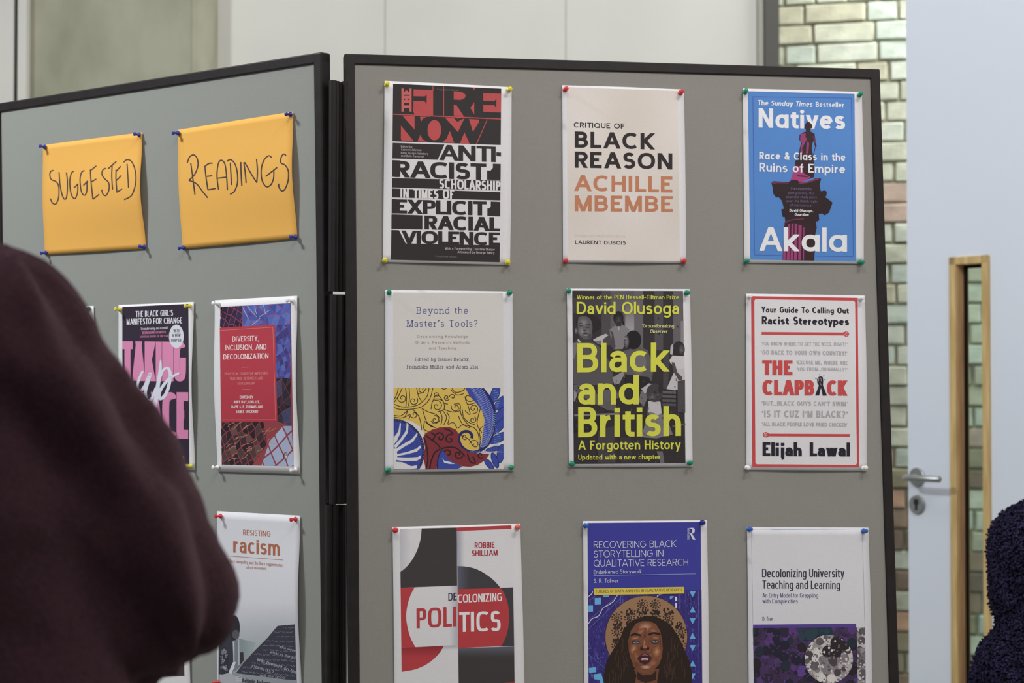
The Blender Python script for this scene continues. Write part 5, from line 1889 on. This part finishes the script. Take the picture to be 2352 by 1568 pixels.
CN = ('top left', 'top right', 'bottom left', 'bottom right')
for B, desc, pts in (
    (BR, 'the black and red poster', [('yellow', 889, 193), ('yellow', 1170.5, 204), ('yellow', 885, 597), ('yellow', 1167, 602.5)]),
    (BR, 'the beige capitals poster', [('red', 1299, 204.5), ('red', 1565, 211), ('red', 1300, 599), ('red', 1571.5, 600)]),
    (BR, 'the blue statue poster', [('green', 1713.5, 210), ('green', 1977, 216), ('green', 1715.5, 599), ('green', 1978, 601)]),
    (BR, 'the cream poster with the cloth pattern', [('green', 894.5, 671), ('green', 1171, 671), ('green', 891, 1080), ('green', 1176, 1073)]),
    (BR, 'the children photograph poster', [('green', 1307.5, 667.5), ('green', 1578.5, 671.5), ('green', 1314, 1064.5), ('green', 1586, 1063)]),
    (BR, 'the red-bordered quotation poster', [('white', 1722, 680), ('white', 1979, 684), ('white', 1718, 1073), ('white', 1986, 1075)]),
    (BR, 'the cut circles poster', [('red', 908, 1217.5), ('salmon', 1190, 1210)]),
    (BR, 'the deep blue portrait poster', [('blue', 1346, 1207), ('navy', 1615, 1199)]),
    (BR, 'the purple circles poster', [('blue', 1723, 1215), ('blue', 1986, 1219)]),
    (BL, 'the blackboard photograph poster', [('red', 508, 1185), ('red', 680, 1192), ('red', 502, 1566)]),
    (BL, 'the mosaic poster', [('white', 500.5, 697), ('white', 671.5, 690), ('white', 501, 1073), ('white', 680.5, 1078.5)]),
    (BL, 'the pink block capitals poster', [('yellow', 276.5, 710.5), ('yellow', 437.5, 702.5), None, ('yellow', 440, 1070)]),
    (BL, 'the almost hidden dark poster', [None, ('teal', 205.5, 709)]),
    (BL, 'the orange sheet reading SUGGESTED', [('cobalt', 103.5, 337.5), ('cobalt', 321, 310), ('cobalt', 106.5, 580.5), ('cobalt', 332, 567.5)]),
    (BL, 'the orange sheet reading READINGS', [('cobalt', 410, 305.5), ('navy', 668, 263), ('cobalt', 423, 568.7), ('cobalt', 680, 544.5)]),
):
    for c, p in zip(CN, pts):
        if p:
            cn = {'salmon': 'pale red', 'cobalt': 'dark blue', 'navy': 'navy blue', 'teal': 'dark green'}.get(p[0], p[0])
            pin(B, p[1], p[2], p[0], '%s push pin at the %s corner of %s' % (cn, c, desc))


# ================================================================== people
def body_mesh(caps, voxel, smooth_it=4, deform=None):
    """one continuous skin over a set of capsules (a, b, ra, rb)"""
    bm = bmesh.new()
    for a, b, ra, rb in caps:
        a, b = Vector(a), Vector(b)
        L = (b - a).length
        n = max(1, int(L / (min(ra, rb) * .45)))
        for i in range(n + 1):
            t_ = i / n
            c = a.lerp(b, t_)
            r_ = ra + (rb - ra) * t_
            res = bmesh.ops.create_icosphere(bm, subdivisions=2, radius=r_)
            bmesh.ops.translate(bm, verts=res['verts'], vec=c)
    me = bpy.data.meshes.new('tmp')
    bm.to_mesh(me)
    bm.free()
    o = bpy.data.objects.new('tmp', me)
    COL.objects.link(o)
    m = o.modifiers.new('r', 'REMESH')
    m.mode = 'VOXEL'
    m.voxel_size = voxel
    m2 = o.modifiers.new('s', 'SMOOTH')
    m2.factor = .5
    m2.iterations = smooth_it
    dg = bpy.context.evaluated_depsgraph_get()
    ev = o.evaluated_get(dg)
    out = bpy.data.meshes.new_from_object(ev, depsgraph=dg)
    bpy.data.objects.remove(o)
    if deform:
        n_ = len(out.vertices)
        co = np.empty(n_ * 3, np.float32)
        no = np.empty(n_ * 3, np.float32)
        out.vertices.foreach_get('co', co)
        out.vertices.foreach_get('normal', no)
        co, no = co.reshape(-1, 3), no.reshape(-1, 3)
        co = co + no * deform(co, no)[:, None]
        out.vertices.foreach_set('co', co.astype(np.float32).ravel())
    out.polygons.foreach_set('use_smooth', [True] * len(out.polygons))
    out.update()
    return out


def mesh_obj(name, me, mat, parent):
    me.name = name
    me.materials.clear()
    me.materials.append(mat)
    o = bpy.data.objects.new(name, me)
    COL.objects.link(o)
    if parent:
        o.parent = parent
        o.matrix_parent_inverse = parent.matrix_world.inverted()
    return o


def hand_caps(wrist, direction, side, k=1.0):
    """palm, four unequal bent fingers and a thumb from its side"""
    w, d, sd = Vector(wrist), Vector(direction).normalized(), Vector(side).normalized()
    nn = d.cross(sd)
    out = []
    for i, ln in enumerate((.070, .078, .073, .058)):
        off = sd * (.026 - .0175 * i) * k
        a = w + off * .7 + d * .012
        b = w + off + d * .085 * k
        out.append((a, b, .012 * k, .0105 * k))
        c = b + (d * .8 - nn * .35).normalized() * ln * .5 * k
        e = c + (d * .45 - nn * .8).normalized() * ln * .45 * k
        out += [(b, c, .0095 * k, .0085 * k), (c, e, .0085 * k, .0072 * k)]
    t0 = w + sd * .026 * k + d * .022 * k
    t1 = t0 + (sd * .7 + d * .7).normalized() * .036 * k
    t2 = t1 + (sd * .3 + d * .9 - nn * .3).normalized() * .030 * k
    out += [(w, t0, .014 * k, .013 * k), (t0, t1, .0125 * k, .0105 * k), (t1, t2, .0105 * k, .0085 * k)]
    return out


def wrinkles(axis_a, axis_b, amp, freq, seed):
    a, b = np.array(axis_a, float), np.array(axis_b, float)
    ax = (b - a) / np.linalg.norm(b - a)

    def f(co, no):
        q = co - a
        t_ = q @ ax
        rad = q - t_[:, None] * ax
        ang = np.arctan2(rad[:, 1], rad[:, 0] + rad[:, 2] * .4)
        w = np.sin(ang * freq + np.sin(t_ * 14 + seed) * 1.3 + t_ * 5)
        w2 = np.sin(t_ * 38 + np.sin(ang * 2.3 + seed) * 2.2)
        return amp * (np.sign(w) * np.abs(w) ** 1.5 * .9 + .45 * w2)
    return f


def head(center, facing, parent, hair_long=False):
    """head with face, ears and nose as one mesh; returned as capsules for the body plus the hair object"""
    c, f = Vector(center), Vector(facing).normalized()
    up = Vector((0, 0, 1))
    sd = f.cross(up)
    caps = [(c + up * .03, c + up * .03 + f * .01, .088, .086), (c - up * .05 + f * .03, c - up * .075 + f * .045, .062, .045), (c + f * .095 - up * .005, c + f * .108 - up * .022, .011, .014),
            (c + sd * .085 - f * .005, c + sd * .088 - up * .02 - f * .005, .016, .012), (c - sd * .085 - f * .005, c - sd * .088 - up * .02 - f * .005, .016, .012),
            (c + f * .083 - up * .052 + sd * .016, c + f * .083 - up * .052 - sd * .016, .011, .011), (c + f * .078 + up * .03 + sd * .03, c + f * .078 + up * .03 - sd * .03, .014, .014)]
    hc = [(c + up * .055 - f * .01, c + up * .05 - f * .02, .094, .094), (c + up * .0 - f * .045, c - up * .035 - f * .05, .075, .06)]
    if hair_long:
        hc += [(c - f * .05, c - f * .075 - up * .2, .075, .06)]
    me = body_mesh(hc, .009, 3)
    mesh_obj('hair', me, M_HAIR, parent)
    eyes = bmesh.new()
    for sg in (-1, 1):
        r_ = bmesh.ops.create_uvsphere(eyes, u_segments=12, v_segments=8, radius=.0115)
        bmesh.ops.translate(eyes, verts=r_['verts'], vec=c + f * .0735 + sd * (.031 * sg) + up * .006)
    me = bpy.data.meshes.new('eyes')
    eyes.to_mesh(me)
    eyes.free()
    mesh_obj('eyes', me, M_PLAS['white'], parent)
    ir = bmesh.new()
    for sg in (-1, 1):
        r_ = bmesh.ops.create_uvsphere(ir, u_segments=10, v_segments=6, radius=.0052)
        bmesh.ops.translate(ir, verts=r_['verts'], vec=c + f * .0808 + sd * (.031 * sg) + up * .006)
    me = bpy.data.meshes.new('irises')
    ir.to_mesh(me)
    ir.free()
    mesh_obj('irises', me, M_HAIR, parent)
    return caps


# --- the person in the maroon sweatshirt, back to the camera, close at the left
PY = 1.74


def pp(px, py, y=PY, dy=0.0):
    q = at(px, py, y)
    return (q[0], y + dy, q[2])


pa = empty('person', (-.62, PY + .02, 0), 'person in a loose maroon sweatshirt seen from behind at the left edge, elbow bent', 'person')
cx_ = -.64
HEADZ = 1.79
neck = (cx_, PY + .0, 1.60)
caps = head((cx_, PY + .05, HEADZ), (0.05, 1, -.12), pa)
caps += [((cx_, PY + .02, 1.72), neck, .056, .060), (neck, (cx_, PY + .03, 1.46), .07, .11)]
wr = (-.56, PY + .24, 1.235)
wl = (-.74, PY + .24, 1.25)
caps += [((-.33, PY, 1.27), wr, .036, .027), ((-.96, PY, 1.27), wl, .036, .027)]
caps += hand_caps(wr, (-1, .15, .05), (0, .2, 1)) + hand_caps(wl, (1, .15, -.02), (0, .2, 1))
for sg in (-1, 1):
    hp = (cx_ + sg * .09, PY + .02, .92)
    kn = (cx_ + sg * .10, PY + .03, .50)
    an = (cx_ + sg * .11, PY + .0, .09)
    caps += [(hp, kn, .08, .055), (kn, an, .052, .036), (an, (cx_ + sg * .13, PY + .15, .05), .038, .030)]
caps += [((cx_ - .07, PY + .02, .98), (cx_ + .07, PY + .02, .98), .11, .11), ((cx_, PY + .02, 1.0), (cx_, PY + .02, 1.4), .12, .13)]
mesh_obj('body', body_mesh(caps, .009, 2), M_SKIN, pa)
# trousers and shoes
tc = [((cx_ - .07, PY + .02, .97), (cx_ + .07, PY + .02, .97), .135, .135)]
for sg in (-1, 1):
    tc += [((cx_ + sg * .09, PY + .02, .92), (cx_ + sg * .10, PY + .03, .50), .102, .078), ((cx_ + sg * .10, PY + .03, .50), (cx_ + sg * .11, PY + .0, .12), .078, .065)]
mesh_obj('trousers', body_mesh(tc, .012, 3), M_TROUSERS, pa)
for sg in (-1, 1):
    mesh_obj('shoe', body_mesh([((cx_ + sg * .11, PY - .03, .052), (cx_ + sg * .135, PY + .17, .045), .05, .043)], .009, 2), M_SHOE, pa)
# sweatshirt
sw = [
    (pp(-330, 690), pp(-70, 838), .10, .112), (pp(-70, 838), pp(8, 856), .112, .092),
    (pp(8, 866), pp(97, 945), .092, .084), (pp(97, 945), pp(212, 1116), .084, .081), (pp(212, 1116), pp(294, 1222), .081, .074), (pp(294, 1222), pp(358, 1366), .074, .0690),
    (pp(358, 1366), pp(290, 1398, PY, .04), .0690, .0655), (pp(290, 1398, PY, .04), pp(-60, 1440, PY, .17), .0655, .05), (pp(-60, 1440, PY, .17), pp(-330, 1450, PY, .22), .05, .04),
    (pp(-90, 880, PY, .0), pp(-40, 1200, PY, .0), .115, .12), (pp(-40, 1200), pp(0, 1600, PY, -.01), .12, .13), (pp(0, 1600), pp(40, 2350), .13, .13),
]
sw2 = []
for a, b, ra, rb in sw:
    sw2 += [(a, b, ra, rb)]
    sw2 += [((2 * cx_ - a[0], a[1], a[2]), (2 * cx_ - b[0], b[1], b[2]), ra, rb)]
sw2 += [((cx_, PY + .01, 1.47), (cx_, PY + .02, 1.0), .14, .15), ((cx_ - .1, PY + .02, 1.46), (cx_ + .1, PY + .02, 1.46), .12, .12),
        ((cx_ - .1, PY, 1.25), (cx_ + .1, PY, 1.25), .14, .14), ((cx_ - .1, PY, 1.02), (cx_ + .1, PY, 1.02), .14, .14), ((cx_, PY + .02, 1.52), (cx_, PY + .02, 1.585), .105, .08)]
mesh_obj('sweatshirt', body_mesh(sw2, .011, 5, wrinkles(pp(60, 720), pp(380, 1400), .0085, 5, 1.0)), M_SWEAT, pa)

# --- the person in the navy fleece at the right edge
QY = 3.95


def qp(px, py, dy=0.0):
    q = at(px, py, QY)
    return (q[0], QY + dy, q[2])


bxr = wx(2520, QY)
pb = empty('person', (bxr, QY, 0), 'person in dark navy curly fleece at the right edge, before the white door', 'person')
zs = 1.19
hz2 = zs + .27
caps = head((bxr, QY - .01, hz2), (-.3, -1, -.05), pb, True)
caps += [((bxr, QY, hz2 - .07), (bxr, QY, zs + .05), .05, .055), ((bxr, QY, zs), (bxr, QY, .85), .11, .11), ((bxr - .06, QY, .80), (bxr + .06, QY, .80), .11, .11)]
el = qp(2350, 1620)
wb_ = (el[0] + .10, QY - .2, el[2] + .03)
caps += [(el, wb_, .033, .025)] + hand_caps(wb_, (.6, -.6, .1), (.1, .2, 1), .95)
el2 = (2 * bxr - el[0], el[1], el[2])
wb2 = (el2[0] - .10, QY - .2, el2[2] + .03)
caps += [(el2, wb2, .033, .025)] + hand_caps(wb2, (-.6, -.6, .1), (.1, .2, 1), .95)
for sg in (-1, 1):
    caps += [((bxr + sg * .08, QY, .78), (bxr + sg * .09, QY - .02, .43), .075, .052), ((bxr + sg * .09, QY - .02, .43), (bxr + sg * .1, QY, .08), .048, .034),
             ((bxr + sg * .1, QY, .07), (bxr + sg * .11, QY - .13, .045), .034, .028)]
mesh_obj('body', body_mesh(caps, .009, 2), M_SKIN, pb)
tc = [((bxr - .06, QY, .80), (bxr + .06, QY, .80), .128, .128)]
for sg in (-1, 1):
    tc += [((bxr + sg * .08, QY, .78), (bxr + sg * .09, QY - .02, .43), .094, .07), ((bxr + sg * .09, QY - .02, .43), (bxr + sg * .1, QY, .11), .07, .058)]
mesh_obj('trousers', body_mesh(tc, .012, 3), M_TROUSERS, pb)
for sg in (-1, 1):
    mesh_obj('shoe', body_mesh([((bxr + sg * .1, QY + .03, .047), (bxr + sg * .115, QY - .14, .042), .045, .04)], .009, 2), M_SHOE, pb)
jk = [(qp(2385, 1270), qp(2358, 1368), .103, .074), (qp(2470, 1240), qp(2385, 1270), .10, .103), (qp(2400, 1455), qp(2360, 1540), .10, .105),
      (qp(2360, 1540), qp(2340, 1660), .105, .105), (qp(2340, 1660), qp(2422, 1740, -.15), .10, .08)]
jk2 = []
for a, b, ra, rb in jk:
    jk2 += [(a, b, ra, rb), ((2 * bxr - a[0], a[1], a[2]), (2 * bxr - b[0], b[1], b[2]), ra, rb)]
jk2 += [((bxr, QY, zs - .04), (bxr, QY, .80), .155, .16), ((bxr - .06, QY, zs - .09), (bxr + .06, QY, zs - .09), .11, .11), ((bxr, QY, zs + .02), (bxr, QY, zs + .07), .10, .085)]
jm = body_mesh(jk2, .012, 3, wrinkles(qp(2420, 1200), qp(2350, 1600), .004, 4, 2.0))
jo = mesh_obj('fleece_jacket', jm, M_FLEECE, pb)
# the curly pile of the fleece: short bent tufts on the outside of the jacket
rr = random.Random(21)
polys = [p for p in jm.polygons if (p.center.x < bxr + .02 and p.normal.y < .45 and p.center.z > .82)]
rr.shuffle(polys)
vs, fs = [], []
for i in range(30000):
    p = polys[i % len(polys)]
    n_ = p.normal
    c = p.center + Vector((rr.uniform(-.007, .007), rr.uniform(-.007, .007), rr.uniform(-.007, .007)))
    t_ = n_.orthogonal().normalized()
    t_.rotate(Matrix.Rotation(rr.uniform(0, 6.28), 3, n_))
    b = n_.cross(t_)
    w = rr.uniform(.0016, .0028)
    h = rr.uniform(.004, .008)
    tip = c + n_ * h * .8 + t_ * rr.uniform(.002, .005)
    mid = c + n_ * h * .75
    k = len(vs)
    vs += [c - b * w - n_ * .003, c + b * w - n_ * .003, c - t_ * w * 1.4 - n_ * .003, mid - b * w * .9, mid + b * w * .9, mid - t_ * w, tip]
    fs += [(k, k + 1, k + 4, k + 3), (k + 1, k + 2, k + 5, k + 4), (k + 2, k, k + 3, k + 5), (k + 3, k + 4, k + 6), (k + 4, k + 5, k + 6), (k + 5, k + 3, k + 6)]
o = link_mesh('fleece_pile', vs, fs, M_FLEECE, pb)
o.matrix_parent_inverse = pb.matrix_world.inverted()
tag(o, kind='stuff')
